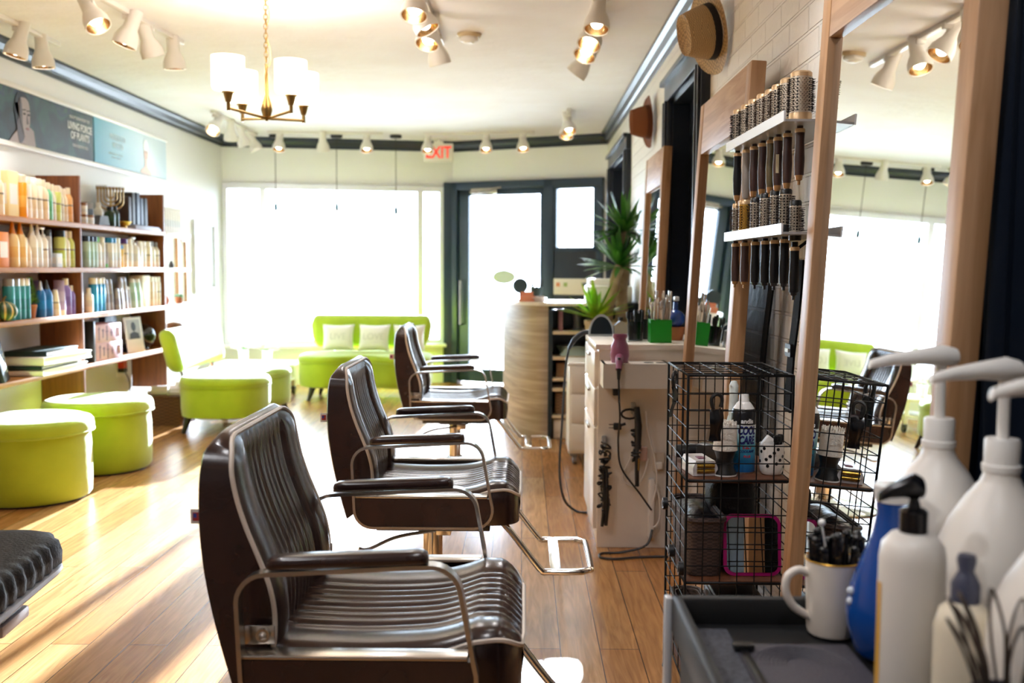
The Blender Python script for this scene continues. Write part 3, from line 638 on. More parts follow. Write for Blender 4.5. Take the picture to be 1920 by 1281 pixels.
b.mi = 1; b.prism(el_(-.012, .058, .072, .066), 0, .0008); b.prism(sm([(-.084, .06), (-.080, -.01), (-.06, -.05), (-.02, .05)]), 0, .0008)
b.mi = 2; b.prism(sm([(-.03, .0), (.0, -.085), (-.05, -.118), (-.068, -.03)]), .0008, .0016)
b.mi = 0; b.prism(sm([(-.045, .08), (.0, .098), (.042, .085), (.056, .045), (.055, .0), (.050, -.03), (.036, -.065), (.010, -.086), (-.018, -.062), (-.042, .0)]), .001, .002)
b.mi = 2; b.prism(sm([(-.045, .08), (-.026, .088), (-.018, .03), (-.018, -.025), (-.004, -.074), (-.018, -.062), (-.042, .0)]), .002, .0026)
b.mi = 1
for cx in (.002, .042): b.prism(el_(cx, .022, .011, .005, 14), .0022, .0032); b.prism([(cx-.016, .036), (cx+.014, .040), (cx+.014, .045), (cx-.016, .041)], .0022, .0032)
b.mi = 2; b.prism(sm([(.027, .02), (.034, -.005), (.040, -.020), (.022, -.022)]), .0022, .003)
b.mi = 3; b.prism(el_(.027, -.046, .016, .006, 14), .0022, .0032)
b.build('portrait', [skin_d, hair_d, skin_s, lips], t, None)
text('poster_lettering', 'LIVING FORCE\nOF PLANTS', .068, ptxt, t, PM(6.86, 2.115), .0004, align='CENTER', sx=.82, bold=.0018, spacing=.92)
text('small_lettering', 'BEAUTY BORN FROM THE', .028, ptxt, t, PM(6.86, 2.205), .0004, sx=.92); text('small_lettering', 'PURE ESSENTIAL OILS', .026, ptxt, t, PM(6.86, 2.02), .0004, sx=.95)
t = thing('wall_poster', 'pale blue poster of a woman with a white hair wrap', 'poster', (0, 0, 0))
b = MB(); b.box((XL+.008, 7.80, 2.11), (.012, 1.42, .33)); b.build('print', poster_mat('sky_print', [(0, '5fa7c0'), (.35, 'a3cbd9'), (.75, 'd6e5ea'), (1, 'cfe2ea')], 1), t, None)
b = MB(); b.M = PM(8.05, 2.08)
b.mi = 0; b.prism(el_(0, .085, .052, .055), 0, .001); b.prism([(-.05, .08), (.05, .08), (.048, .05), (-.048, .05)], .001, .0018)
b.mi = 1; b.prism(el_(0, .03, .042, .055), .0005, .0014); b.prism(sm([(-.022, -.01), (.022, -.01), (.030, -.07), (.09, -.10), (.105, -.13), (-.105, -.13), (-.09, -.10), (-.030, -.07)]), 0, .001)
b.mi = 2
for cx in (-.017, .017): b.prism(el_(cx, .04, .009, .004, 12), .0012, .0022); b.prism([(cx-.011, .05), (cx+.011, .05), (cx+.011, .054), (cx-.011, .054)], .0012, .0022)
b.prism([(0, .035), (.006, .015), (-.006, .015)], .0012, .0018)
b.mi = 3; b.prism(el_(0, .0, .013, .005, 12), .0012, .0022); b.build('portrait', [mat('printed_wrap', 'f1f5f6', .6), mat('printed_skin_pale', 'e9cdbd', .6), mat('printed_eyes', '6e6266', .6), mat('printed_rose', 'd98a86', .6)], t, None)
pale = mat('printed_pale', 'd9e9ee', .6)
text('poster_lettering', 'MASKIN FOR\nWITH US', .062, pale, t, PM(7.50, 2.13), .0004, sx=.8, spacing=.95); text('small_lettering', 'nourish protect and glow\nwith every wash', .026, pale, t, PM(7.46, 2.025), .0004, sx=.95)
t = thing('poster_rail', 'white display frame holding the two wall posters', 'frame', (0, 0, 0))
for z in (1.925, 2.275):
    b = MB(); b.box((XL+.013, 6.72, z), (.026, 3.62, .030), .005); b.build('rail', white_pl, t, 30)

# ------------------------------------------------------------------ product shelving on the left wall
SX = -2.78
bc = thing('bookcase', 'brown wooden wall shelving filled with hair products', 'bookcase', (0, 0, 0))
for y, z0, z1 in ((4.78, .2, 1.77), (6.253, .2, 1.77), (7.71, .27, 1.76)):
    b = MB(); b.box((XL+.137, y, (z0+z1)/2), (.27, .028, z1-z0), .002); b.build('divider', shelf_w, bc, 30)
TOP = (1.475, 1.197, .905, .58)
for z in TOP:
    b = MB(); b.box((XL+.142, 6.06, z-.015), (.282, 3.34, .03), .003); b.build('shelf', shelf_e, bc, 30)
ws = thing('corner_shelf', 'white wall shelves continuing past the end of the brown shelving', 'shelf', (0, 0, 0))
for z in TOP:
    b = MB(); b.box((XL+.142, 8.02, z-.015), (.28, .56, .03), .003); b.build('shelf', white_lam, ws, 30)
b = MB(); b.box((XL+.01, 8.02, .98), (.02, .56, 1.1), .003); b.build('back_panel', white_lam, ws, 30)
COL = dict(cream=('f6e3c4', 'e9cfa4'), pale=('f3ead9', 'e3d6c0'), orange=('ee9a17', 'f3b24a'), peach=('f0b878', 'e8a561'), amber=('f3d59a', 'eec27a'), lime=('d6dc79', 'c2cc5e'), green=('77c795', '5bb07c'),
           white=('f1efe9', 'dfe3e2'), mint=('bfdccf', 'a9cdbf'), grey=('b9b5b4', 'a39fa2'), silver=('a9a3a6', '8f898f'), teal=('2c8f97', '237a84'), blue=('1668b0', '1a78c4'), bright=('1f95cf', '2fa5dd'),
           navy=('14335e', '1b4a82'), lilac=('b7a3cf', 'cbb9dd'), purple=('8b74bd', '7a62ad'), dark=('3a2f45', '4a3d55'), yellow=('f3c53f', 'f7d873'), brown=('3b2a26', '4a352f'), bottle=('16331f', '1f4229'), rose=('f0dcc8', 'e6cdb4'))
CAP = dict(white='f4f2ee', cream='f5e6cc', black='1b1c22', navy='1c2c4a', green='5ec12c', blue='2b86c8', purple='56347f', orange='e88c14', silver='b5b5b8', grey='8d8d94', brown='8a5a2c')
def bottle(kind, h, r, col, cap, loc, label, cat='bottle', group=None):
    body, band = COL[col]; m = band_mat(body, band, line=None if kind in ('jar', 'cone') else '8a7a66' if col in ('cream', 'peach', 'lime', 'pale') else None); cm = mat('cap_'+cap, CAP[cap], .35, .6 if cap == 'silver' else 0)
    b = MB(); c = MB()
    if kind == 'round':
        b.lathe([(0, 0), (r*.92, 0), (r, .006), (r, h*.62), (r*.93, h*.70), (r*.55, h*.80), (r*.45, h*.82), (0, h*.82)], 16); c.lathe([(0, h*.815), (r*.52, h*.815), (r*.5, h), (0, h)], 14)
    elif kind == 'cyl':
        b.lathe([(0, 0), (r*.94, 0), (r, .005), (r, h*.80), (r*.9, h*.82), (0, h*.82)], 16); c.lathe([(0, h*.82), (r*.9, h*.82), (r*.9, h*.985), (r*.8, h), (0, h)], 16)
    elif kind == 'cone':
        b.lathe([(0, 0), (r*.92, 0), (r, .006), (r, h*.55), (r*.86, h*.66), (r*.6, h*.74), (0, h*.74)], 16); c.lathe([(0, h*.735), (r*.58, h*.735), (r*.36, h*.84), (r*.22, h*.98), (r*.1, h), (0, h)], 14)
    elif kind == 'taper':
        b.lathe([(0, 0), (r, 0), (r, .01), (r*.9, h*.4), (r*.62, h*.86), (0, h*.86)], 16); c.lathe([(0, h*.86), (r*.62, h*.86), (r*.5, h*.98), (r*.3, h), (0, h)], 14)
    elif kind == 'tube':
        b.grid(lambda u, v: (r*math.cos(2*PI*u)*(1-v*.10), r*math.sin(2*PI*u)*(1-v*.9), h*.16+h*.84*v), 18, 8, cu=True); c.lathe([(0, 0), (r*.95, 0), (r*.95, h*.16), (0, h*.16)], 16)
    elif kind == 'pump':
        b.lathe([(0, 0), (r*.94, 0), (r, .006), (r, h*.64), (r*.6, h*.73), (0, h*.73)], 16); c.lathe([(0, h*.73), (r*.5, h*.73), (r*.48, h*.80), (r*.16, h*.81), (r*.16, h*.93), (0, h*.93)], 12); c.box((-.0, -r*.35, h*.95), (r*.5, r*1.6, h*.05), .002)
    elif kind == 'spray':
        b.lathe([(0, 0), (r*.94, 0), (r, .006), (r, h*.6), (r*.5, h*.74), (0, h*.74)], 16); c.lathe([(0, h*.74), (r*.48, h*.74), (r*.42, h*.84), (0, h*.84)], 12); c.box((0, -r*.3, h*.92), (r*.7, r*1.9, h*.14), .004); c.box((0, -r*.9, h*.80), (r*.25, r*.3, h*.14), .002)
    elif kind == 'jar':
        b.lathe([(0, 0), (r*.95, 0), (r, .004), (r, h*.76), (0, h*.76)], 18); c.lathe([(0, h*.76), (r*.98, h*.76), (r*.98, h*.98), (r*.9, h), (0, h)], 18)
    nm = {'jar': 'jar', 'tube': 'tube', 'spray': 'spray_bottle', 'pump': 'pump_bottle', 'cyl': 'spray_can' if col in ('teal', 'bright') else 'bottle'}.get(kind, 'bottle')
    o = b.build(nm, m, None, 40, loc); c.build('cap', cm, o, 40)
    return tag(o, label, cat, group)
SHN = ('top', 'second', 'third')
NOUN = dict(round='bottle', cyl='straight bottle', cone='pointed-nozzle bottle', taper='tapered bottle', tube='squeeze tube', pump='pump bottle', spray='spray bottle', jar='jar')
def row(level, bay, items):
    for i, (y, kind, h, r, col, cap, *x) in enumerate(items):
        lab = f"{'bright blue' if col == 'bright' else col} {NOUN[kind]} with {cap} cap, {ORD[i+1]} from middle divider, {SHN[level]} shelf, {bay}"
        bottle(kind, h, r, col, cap, ((x[0] if x else SX-.045), y, TOP[level]), lab, 'bottle', f'hair products, {SHN[level]} shelf, {bay}')
NB, FB = 'ottoman side', 'sofa side'
row(0, NB, [(6.19, 'round', .215, .029, 'peach', 'cream'), (6.135, 'round', .205, .022, 'cream', 'cream'), (6.088, 'round', .21, .021, 'pale', 'cream'), (6.035, 'cyl', .215, .028, 'lime', 'cream'), (5.98, 'round', .22, .022, 'pale', 'cream'),
    (5.928, 'round', .225, .027, 'green', 'cream'), (5.862, 'round', .235, .034, 'cream', 'cream'), (5.795, 'cyl', .235, .030, 'pale', 'cream'), (5.734, 'cyl', .235, .028, 'cream', 'white'), (5.676, 'cyl', .235, .026, 'pale', 'cream'), (5.607, 'cyl', .24, .035, 'orange', 'cream'), (5.36, 'round', .24, .032, 'cream', 'white')])
row(1, NB, [(6.195, 'round', .225, .030, 'lime', 'cream'), (6.133, 'round', .225, .029, 'pale', 'cream'), (6.062, 'cyl', .225, .036, 'lime', 'black'), (5.985, 'spray', .22, .03, 'white', 'white', -2.93), (5.905, 'cyl', .225, .024, 'grey', 'black'), (5.85, 'pump', .24, .028, 'pale', 'white'),
    (5.785, 'cone', .25, .028, 'white', 'white'), (5.718, 'cone', .25, .031, 'pale', 'white'), (5.654, 'cone', .17, .026, 'cream', 'cream'), (5.585, 'cone', .25, .035, 'amber', 'orange'), (5.50, 'cone', .25, .035, 'amber', 'orange'), (5.435, 'cone', .25, .033, 'orange', 'orange', -2.94)])
row(2, NB, [(6.195, 'round', .18, .026, 'purple', 'cream'), (6.125, 'round', .225, .034, 'purple', 'cream'), (6.04, 'tube', .215, .037, 'lilac', 'cream'), (5.965, 'tube', .215, .035, 'purple', 'cream', -2.945), (5.955, 'taper', .16, .027, 'cream', 'cream', -2.81), (5.872, 'cone', .22, .036, 'blue', 'black'), (5.80, 'cone', .215, .030, 'blue', 'silver'),
    (5.745, 'cone', .22, .024, 'navy', 'silver', -2.93), (5.627, 'cyl', .23, .026, 'teal', 'white'), (5.572, 'cyl', .23, .026, 'teal', 'white'), (5.508, 'cyl', .23, .030, 'teal', 'silver'), (5.44, 'cyl', .23, .032, 'teal', 'silver'), (5.36, 'cyl', .23, .032, 'teal', 'silver', -2.90)])
def far(level, L): row(level, FB, L)
far(1, [(6.42, 'cyl', .205, .029, 'mint', 'navy'), (6.482, 'cyl', .205, .029, 'mint', 'navy'), (6.541, 'cyl', .205, .027, 'mint', 'navy'), (6.60, 'round', .205, .027, 'white', 'green'), (6.66, 'cyl', .205, .026, 'white', 'white'), (6.715, 'tube', .16, .022, 'grey', 'green'), (6.775, 'cyl', .205, .034, 'white', 'blue'), (6.845, 'cyl', .205, .028, 'white', 'blue'),
        (6.91, 'cyl', .205, .029, 'white', 'white'), (6.975, 'cyl', .16, .024, 'yellow', 'blue'), (7.035, 'cyl', .205, .030, 'pale', 'purple'), (7.115, 'cyl', .205, .032, 'white', 'white'), (7.215, 'pump', .225, .040, 'white', 'white'), (7.31, 'cyl', .195, .028, 'white', 'white'), (7.38, 'cyl', .195, .028, 'white', 'white'), (7.465, 'cyl', .195, .036, 'pale', 'white'), (7.56, 'round', .20, .031, 'white', 'grey'), (7.645, 'round', .195, .030, 'pale', 'grey')])
far(2, [(6.45, 'round', .16, .028, 'white', 'white'), (6.518, 'cyl', .225, .029, 'bright', 'white'), (6.583, 'cyl', .225, .029, 'bright', 'white'), (6.645, 'cyl', .225, .027, 'bright', 'white'), (6.712, 'taper', .215, .028, 'silver', 'silver'), (6.777, 'taper', .215, .028, 'silver', 'silver'), (6.838, 'taper', .15, .023, 'silver', 'silver', -2.80), (6.893, 'taper', .15, .023, 'silver', 'silver', -2.80), (6.90, 'cyl', .225, .03, 'dark', 'black', -2.93),
        (6.957, 'taper', .225, .029, 'grey', 'silver'), (7.02, 'taper', .225, .029, 'silver', 'silver'), (7.082, 'taper', .16, .027, 'grey', 'white'), (7.167, 'taper', .215, .036, 'mint', 'white'), (7.262, 'taper', .215, .036, 'mint', 'white'), (7.515, 'cyl', .225, .031, 'rose', 'white'), (7.583, 'cyl', .225, .030, 'rose', 'white'), (7.652, 'cyl', .225, .032, 'pale', 'white')])
for i, y in enumerate((7.80, 7.855, 7.91, 7.965, 8.02, 8.075, 8.13, 8.185)):
    bottle('cyl', .20, .025, 'white', 'white', (SX-.05, y, TOP[0]), f'white bottle on the white corner shelf, {ORD[i+1]} counting from the brown shelving', 'bottle', 'white bottles on the corner shelf')
def carton(label, loc, d, m, rz=0, nm='carton', cat='box', stripe=None):
    b = MB(); b.box((0, 0, d[2]/2), d, .002); o = b.build(nm, m, None, 30, loc); o.rotation_euler.z = rz
    if stripe: s = MB(); s.box((d[0]/2, 0, d[2]*.5), (.0016, d[1]*.72, d[2]*.45)); s.box((0, -d[1]/2, d[2]*.5), (d[0]*.72, .0016, d[2]*.45)); s.build('printed_panel', stripe, o, None)
    return tag(o, label, cat)
yb = mat('yellow_card', 'f0c23a', .6); py = mat('pale_yellow_card', 'f4e2a6', .6); orr = mat('orange_card', 'ea8a16', .6); wc = mat('white_card', 'f1eee8', .6)
carton('tall bright yellow carton at the back of the top shelf', (-2.955, 5.40, TOP[0]), (.09, .13, .265), yb, 0, stripe=py)
carton('pale yellow carton standing among the cream bottles on the top shelf', (-2.845, 5.50, TOP[0]), (.07, .115, .25), py, 0, stripe=wc)
carton('orange and white carton on the second shelf by the orange bottles', (-2.835, 5.36, TOP[1]), (.07, .11, .19), orr, 0, stripe=wc)
carton('low white and blue box in front of the white spray bottle', (-2.815, 5.985, TOP[1]), (.05, .075, .085), mat('pale_blue_card', 'dfe9f1', .6), 0, stripe=wc)
carton('big cream box between tapered and rose bottles on the third shelf', (-2.855, 7.395, TOP[2]), (.10, .15, .235), mat('cream_card', 'efe4d0', .6), 0, stripe=wc)
# top shelf, sofa side: jars, pyramid, menorah, bottles and books
bottle('jar', .062, .030, 'white', 'brown', (-2.83, 6.40, TOP[0]), 'white jar at the bottom of the two-jar stack next to the middle divider', 'jar', 'small jars')
bottle('jar', .075, .030, 'white', 'brown', (-2.83, 6.40, TOP[0]+.062), 'white jar with brown lid on top of the two-jar stack', 'jar', 'small jars')
bottle('jar', .062, .031, 'white', 'brown', (-2.82, 6.475, TOP[0]), 'single white jar with brown lid beside the two-jar stack', 'jar', 'small jars')
b = MB(); b.prism([(-.085, 0), (.085, 0), (.06, .065), (-.06, .065)], -.06, .06, lambda a, z, x: (x, a, z)); tag(b.build('woven_box', wicker('grey_weave', '5d5a5c', 90), None, 30, (-2.84, 6.62, TOP[0])), 'low grey woven box with sloping sides on the top shelf', 'box')
carton('striped brown and beige box behind the green bottles', (-2.95, 6.72, TOP[0]), (.07, .10, .16), mat('striped_card', '8a7763', .6), 0, stripe=mat('dark_card', '2b2422', .6))
carton('tall white carton rising behind the menorah on the top shelf', (-2.965, 7.08, TOP[0]), (.08, .13, .30), mat('white_blue_card', 'e3e6f3', .6))
bottle('round', .17, .032, 'white', 'white', (-2.93, 6.88, TOP[0]), 'white bottle standing behind the brass menorah', 'bottle')
bottle('round', .135, .036, 'bottle', 'black', (-2.815, 6.79, TOP[0]), 'fatter dark green bottle in front of the brass menorah', 'bottle')
bottle('round', .145, .027, 'bottle', 'black', (-2.815, 6.88, TOP[0]), 'slimmer dark green bottle in front of the brass menorah', 'bottle')
t = thing('menorah', 'brass menorah with curved branches on the top shelf', 'menorah', (-2.885, 6.98, TOP[0]), R(24))
b = MB(); b.lathe([(0, 0), (.04, 0), (.038, .008), (.012, .018), (.008, .05), (.011, .06), (.007, .075), (.006, .27), (0, .27)], 18); b.build('stem', brass, t)
for k in range(1, 5):
    r = .0205*k
    for s in (-1, 1):
        b = MB(); b.tube([(s*r*math.sin(R(a)), 0, .215-.6*r-.75*r*math.cos(R(a))+.02) for a in range(0, 91, 10)] + [(s*r, 0, .265)], .0052, 8); b.build('branch', brass, t)
b = MB()
for k in range(-4, 5): b.lathe([(0, .262), (.009, .265), (.010, .283), (.006, .283), (0, .278)], 10, (.0205*k, 0, 0))
b.build('candle_cups', brass, t)
b = MB(); b.lathe([(.0, .012), (.03, .016), (.052, .04), (.055, .042), (.05, .046), (.028, .022), (0, .018)], 24); b.lathe([(0, 0), (.02, 0), (.02, .014), (0, .014)], 20); tag(b.build('gold_bowl', mat('gold_glaze', 'd7a94a', .3, .6), None, 45, (-2.80, 6.99, TOP[0])), 'small gold bowl at the foot of the menorah', 'bowl')
b = MB(); b.box((0, 0, .009), (.15, .50, .018), .006); b.box((0, 0, .024), (.13, .48, .012), .004); tag(b.build('flat_tray', mat('lilac_tray', 'a9a6b6', .4), None, 30, (-2.85, 7.395, TOP[0])), 'flat lilac grey tray under the dark books on the top shelf', 'tray')
def book(label, loc, d, m, group=None, lean=0):
    b = MB(); b.box((0, 0, d[2]/2), d, .0015); o = b.build('book', m, None, 30, loc); o.rotation_euler = (lean, 0, 0)
    p = MB(); p.box((-.004, 0, d[2]/2+.001), (d[0]-.006, d[1]*.7, d[2]-.0005)); p.build('pages', wc, o, None)
    return tag(o, label, 'book', group)
G = 'dark books by the menorah'; zt = TOP[0]+.0305
book('slim brown book leaning next to the menorah', (-2.89, 7.17, zt), (.13, .045, .20), mat('book_brown', '3a2826', .5), G)
book('brown book between the slim brown and tall navy books', (-2.89, 7.24, zt), (.13, .05, .235), mat('book_umber', '2c211f', .5), G)
book('tallest navy book on the top shelf', (-2.89, 7.325, zt), (.13, .06, .24), mat('book_navy', '1f2a40', .45), G)
book('slate blue book beside the tall navy book', (-2.89, 7.40, zt), (.13, .045, .205), mat('book_slate', '54607a', .45), G)
book('black book at the end of the dark books on the tray', (-2.89, 7.475, zt), (.13, .055, .21), mat('book_black', '17181d', .45), G)
# third shelf extras: gourd, little conifer
b = MB(); b.grid(lambda u, v: ((.072*(1-.10*abs(math.sin(5*2*PI*u))))*math.cos(2*PI*u)*math.sin(PI*max(v, .003)), (.072*(1-.10*abs(math.sin(5*2*PI*u))))*math.sin(2*PI*u)*math.sin(PI*max(v, .003)), .055-.055*math.cos(PI*v)), 60, 12, cu=True)
gm = mat('gourd_skin', '3f5d3a', .45); nt = gm.node_tree; wv = nt.nodes.new('ShaderNodeTexGradient'); wv.gradient_type = 'RADIAL'; tc = nt.nodes.new('ShaderNodeTexCoord'); mm = nt.nodes.new('ShaderNodeMath'); mm.operation = 'PINGPONG'; mm.inputs[1].default_value = .05; m2 = nt.nodes.new('ShaderNodeMath'); m2.operation = 'GREATER_THAN'; m2.inputs[1].default_value = .036
mx = nt.nodes.new('ShaderNodeMix'); mx.data_type = 'RGBA'; mx.inputs['A'].default_value = (*lin('37563a'), 1); mx.inputs['B'].default_value = (*lin('d9b878'), 1)
nt.links.new(tc.outputs['Object'], wv.inputs[0]); nt.links.new(wv.outputs['Fac'], mm.inputs[0]); nt.links.new(mm.outputs[0], m2.inputs[0]); nt.links.new(m2.outputs[0], mx.inputs['Factor']); nt.links.new(mx.outputs['Result'], nt.nodes['Principled BSDF'].inputs['Base Color'])
o = b.build('gourd', gm, None, 60, (-2.80, 5.335, TOP[2])); b = MB(); b.tube([(0, 0, .108), (.004, .003, .125), (.014, .004, .135)], [.008, .006, .005], 7); b.build('stalk', mat('dry_stalk', '8a7445', .7), o); tag(o, 'striped green gourd in front of the teal cans', 'gourd')
t = thing('potted_conifer', 'small potted conifer between teal cans and blue bottles', 'plant', (-2.83, 5.69, TOP[2]))
terr = mat('terracotta', 'a9673f', .7)
b = MB(); b.lathe([(0, 0), (.024, 0), (.034, .065), (.037, .067), (.036, .08), (.03, .08), (.028, .07), (0, .068)], 20); b.build('pot', terr, t)
b = MB(); rnd = random.Random(3)
for i in range(420):
    z = rnd.random()**1.3; a = rnd.uniform(0, 2*PI); r = .040*(1-z)*(.6+.5*rnd.random())+.003; p = Vector((r*math.cos(a), r*math.sin(a), .085+.145*z)); q = p+Vector((.016*math.cos(a), .016*math.sin(a), .012)); n = Vector((-math.sin(a), math.cos(a), .2))*.0045
    b.f([b.v(p-n), b.v(q), b.v(p+n)])
b.build('foliage', mat('conifer_green', '3d6a18', .6, vary=(20, '6f9a25')), t, None)
b = MB(); b.lathe([(0, .07), (.012, .07), (.022, .11), (.012, .19), (0, .235)], 10); b.build('core', mat('conifer_dark', '24400f', .8), t)
# bottom shelf: leaning book, binders, pink boxes, easel photo
bk = thing('book', 'dark navy book leaning at the picture edge on the bottom shelf', 'book', (-2.80, 5.33, TOP[3]), R(20)); 
b = MB(); b.M = Matrix.Rotation(R(-12), 4, 'Y'); b.box((0, 0, .12), (.025, .19, .24), .002); b.build('cover', mat('book_ink', '1b2130', .45), bk, 30)
text('cover_lettering', 'A\nOF\nBY\nENT', .036, mat('print_white', 'e9e9ea', .5), bk, Matrix.Rotation(R(-12), 4, 'Y') @ frameM((.0135, .085, .115), (0, 1, 0), (0, 0, 1)), .0004, align='RIGHT', spacing=1.1)
gbind = mat('green_binder', '16302a', .65); wbind = mat('white_binder', 'efe8dc', .45)
def binder(label, z, h, m, d, y, x, rz): 
    b = MB(); b.box((0, 0, .003), (d[0], d[1], .006), .001); b.box((0, 0, h-.003), (d[0], d[1], .006), .001); b.box((0, -d[1]/2+.003, h/2), (d[0], .006, h), .001); b.box((-d[0]/2+.002, 0, h/2), (.004, d[1], h), .001); o = b.build('binder', m, None, 30, (x, y, z)); o.rotation_euler.z = rz
    p = MB(); p.box((.003, 0, h/2), (d[0]-.014, d[1]-.01, h-.010)); p.build('paper_block', wc, o, None); tag(o, label, 'binder', 'binder stack')
binder('white binder at the very bottom of the stack on the lowest shelf', TOP[3], .036, wbind, (.27, .58), 5.86, -2.845, 0)
binder('dark green binder second from the bottom of the stack', TOP[3]+.0365, .022, gbind, (.25, .50), 5.82, -2.85, .03)
binder('thick white binder third from the bottom of the stack', TOP[3]+.059, .046, wbind, (.28, .60), 5.88, -2.84, -.02)
binder('dark green binder lying on top of the stack', TOP[3]+.1055, .030, gbind, (.24, .46), 5.88, -2.86, .05)
pk = mat('pink_card', 'd9a9b6', .55, vary=(14, 'e6c3c6')); pd = mat('printed_mauve', '8d6f86', .6)
for i, z in enumerate((TOP[3], TOP[3]+.121)):
    b = MB(); b.box((0, 0, .06), (.20, .34, .12), .003); o = b.build('storage_box', pk, None, 30, (-2.88, 6.66-.01*i, z)); o.rotation_euler.z = R(-6)
    b = MB(); b.box((.1005, .12, .06), (.002, .05, .06)); b.build('label_frame', pd, o, None); b = MB(); b.box((.101, .12, .06), (.003, .036, .046)); b.build('label_card', pk, o, None)
    b = MB()
    for k, (y, hh) in enumerate(((-.12, .09), (-.07, .06), (-.02, .10), (.04, .05))): b.box((.1005, y, .06), (.0012, .012, hh)); b.box((.1005, y, .09-.01*k), (.0012, .03, .008))
    b.build('tower_print', pd, o, None); tag(o, ('pink printed storage box at the bottom of the pair', 'pink printed storage box on top of the pair')[i], 'box', 'pink storage boxes')
b = MB(); b.box((0, 0, .135), (.24, .02, .27), .002); tag(b.build('folder', black_pl, None, 30, (-2.90, 6.42, TOP[3])), 'thin black folder standing between the divider and pink boxes', 'folder')
b = MB(); b.box((0, 0, .15), (.05, .20, .30), .003); o = b.build('display_box', mat('dark_blue_card', '141b2b', .35), None, 30, (-2.96, 7.06, TOP[3])); tag(o, 'dark blue upright box behind the easel photo', 'box')
t = thing('photo_card', 'white card with a black and white portrait on the lowest shelf', 'card', (-2.82, 7.22, TOP[3]), R(-14))
b = MB(); b.M = Matrix.Rotation(R(-8), 4, 'Y'); b.box((0, 0, .13), (.004, .20, .26), .001); b.build('card', wc, t, None)
b = MB(); b.M = Matrix.Rotation(R(-8), 4, 'Y'); b.mi = 0; b.box((.0025, 0, .17), (.001, .15, .14)); b.mi = 1; b.M = b.M @ frameM((.003, 0, .17), (0, 1, 0), (0, 0, 1)); b.prism(el_(0, .02, .026, .034, 20), 0, .0006); b.prism([(-.06, -.07), (-.05, -.03), (0, -.015), (.05, -.03), (.06, -.07)], 0, .0006); b.build('portrait_print', [mat('grey_print', 'b9bcbb', .6), mat('black_print', '3b3d3f', .6)], t, None)
b = MB(); b.prism([(-.03, 0), (-.10, 0), (-.04, .18)], -.03, .03, lambda x, z, y: (x, y, z)); b.build('card_stand', black_pl, t, None)
b = MB(); b.ball((0, 0, .10), .095, 24, 14); b.lathe([(0, 0), (.05, 0), (.04, .02), (0, .02)], 20); tag(b.build('dark_globe', mat('dark_glass', '10161f', .08, coat=.6), None, 60, (-2.90, 7.55, TOP[3])), 'dark glossy globe at the end of the lowest shelf', 'globe')
# wall adapter with cord, corner shelf bits, frames
t = thing('plug_adapter', 'red and black plug adapter on the wall below the shelves', 'plug', (XL, 7.45, .46))
b = MB(); b.box((.003, 0, -.02), (.006, .08, .12), .002); b.build('outlet_plate', white_pl, t, 30); b = MB(); b.box((.03, 0, .01), (.05, .06, .06), .006); b.build('adapter', mat('red_plastic', 'c33121', .4), t, 30)
b = MB(); b.box((.03, 0, -.035), (.05, .06, .03), .004); b.build('plug', black_pl, t, 30); b = MB(); b.tube(smooth_path([(.04, .02, -.05), (.05, .08, -.14), (.04, .11, -.3), (.06, .14, -.455)]), .004); b.build('cord', black_pl, t)
t = thing('gourd', 'orange gourd with a green stalk on the white corner shelf', 'gourd', (-2.84, 7.84, TOP[2]))
b = MB(); b.lathe([(0, 0), (.03, .002), (.044, .02), (.046, .04), (.036, .065), (.018, .085), (0, .09)], 22); b.build('body', mat('orange_skin', 'c9642a', .4), t); b = MB(); b.tube(smooth_path([(0, 0, .08), (-.005, -.01, .11), (-.012, -.018, .145), (-.016, -.02, .165)]), [.014, .014, .013, .012, .011, .010, .009, .009, .010, .012, .014, .015, .015, .015, .014, .013, .012, .010, .006][:19], 8); b.build('stalk', mat('green_stalk', '3f5a2c', .5), t)
t = thing('succulent', 'tiny succulent in a terracotta pot on the white corner shelf', 'plant', (-2.84, 8.19, TOP[2]))
b = MB(); b.lathe([(0, 0), (.026, 0), (.034, .055), (.030, .055), (0, .05)], 18); b.build('pot', terr, t); b = MB()
for k in range(14): a = 2.4*k; rr = .006+.0018*k; b.ball((rr*math.cos(a), rr*math.sin(a), .065-.0006*k), .011, 8, 5, 1, 1, 1.4)
b.build('leaves', mat('succulent_green', '7fb39a', .5), t)
for i, (y, h) in enumerate(((7.81, .07), (7.83, .06))):
    b = MB(); b.lathe([(0, 0), (.018, 0), (.022, .02), (.014, .04), (.008, .055), (.011, h-.005), (0, h)], 14); b.box((0, -.02, h*.4), (.01, .03, .012), .003); tag(b.build('figurine', mat('bird_glaze', '6d7a80', .4), None, 45, (-2.83+.02*i, y, TOP[1])) if i == 0 else b.build('figurine', mat('dark_glaze', '33302e', .4), None, 45, (-2.83, 8.0, TOP[1])), ('grey bird figurine on the white corner shelf near the brown shelving', 'dark figurine alone on the white corner shelf')[i], 'figurine')
b = MB(); b.lathe([(0, 0), (.07, 0), (.075, .02), (.075, .13), (0, .13)], 28); o = b.build('canister', white_lam, None, 40, (-2.86, 8.12, TOP[3])); b = MB(); b.lathe([(0, .13), (.077, .13), (.072, .15), (.05, .17), (0, .18)], 28); b.build('lid', mat('brown_lid', '7a4d31', .5), o, 40); tag(o, 'white canister with a brown domed lid behind the sofa back', 'canister')
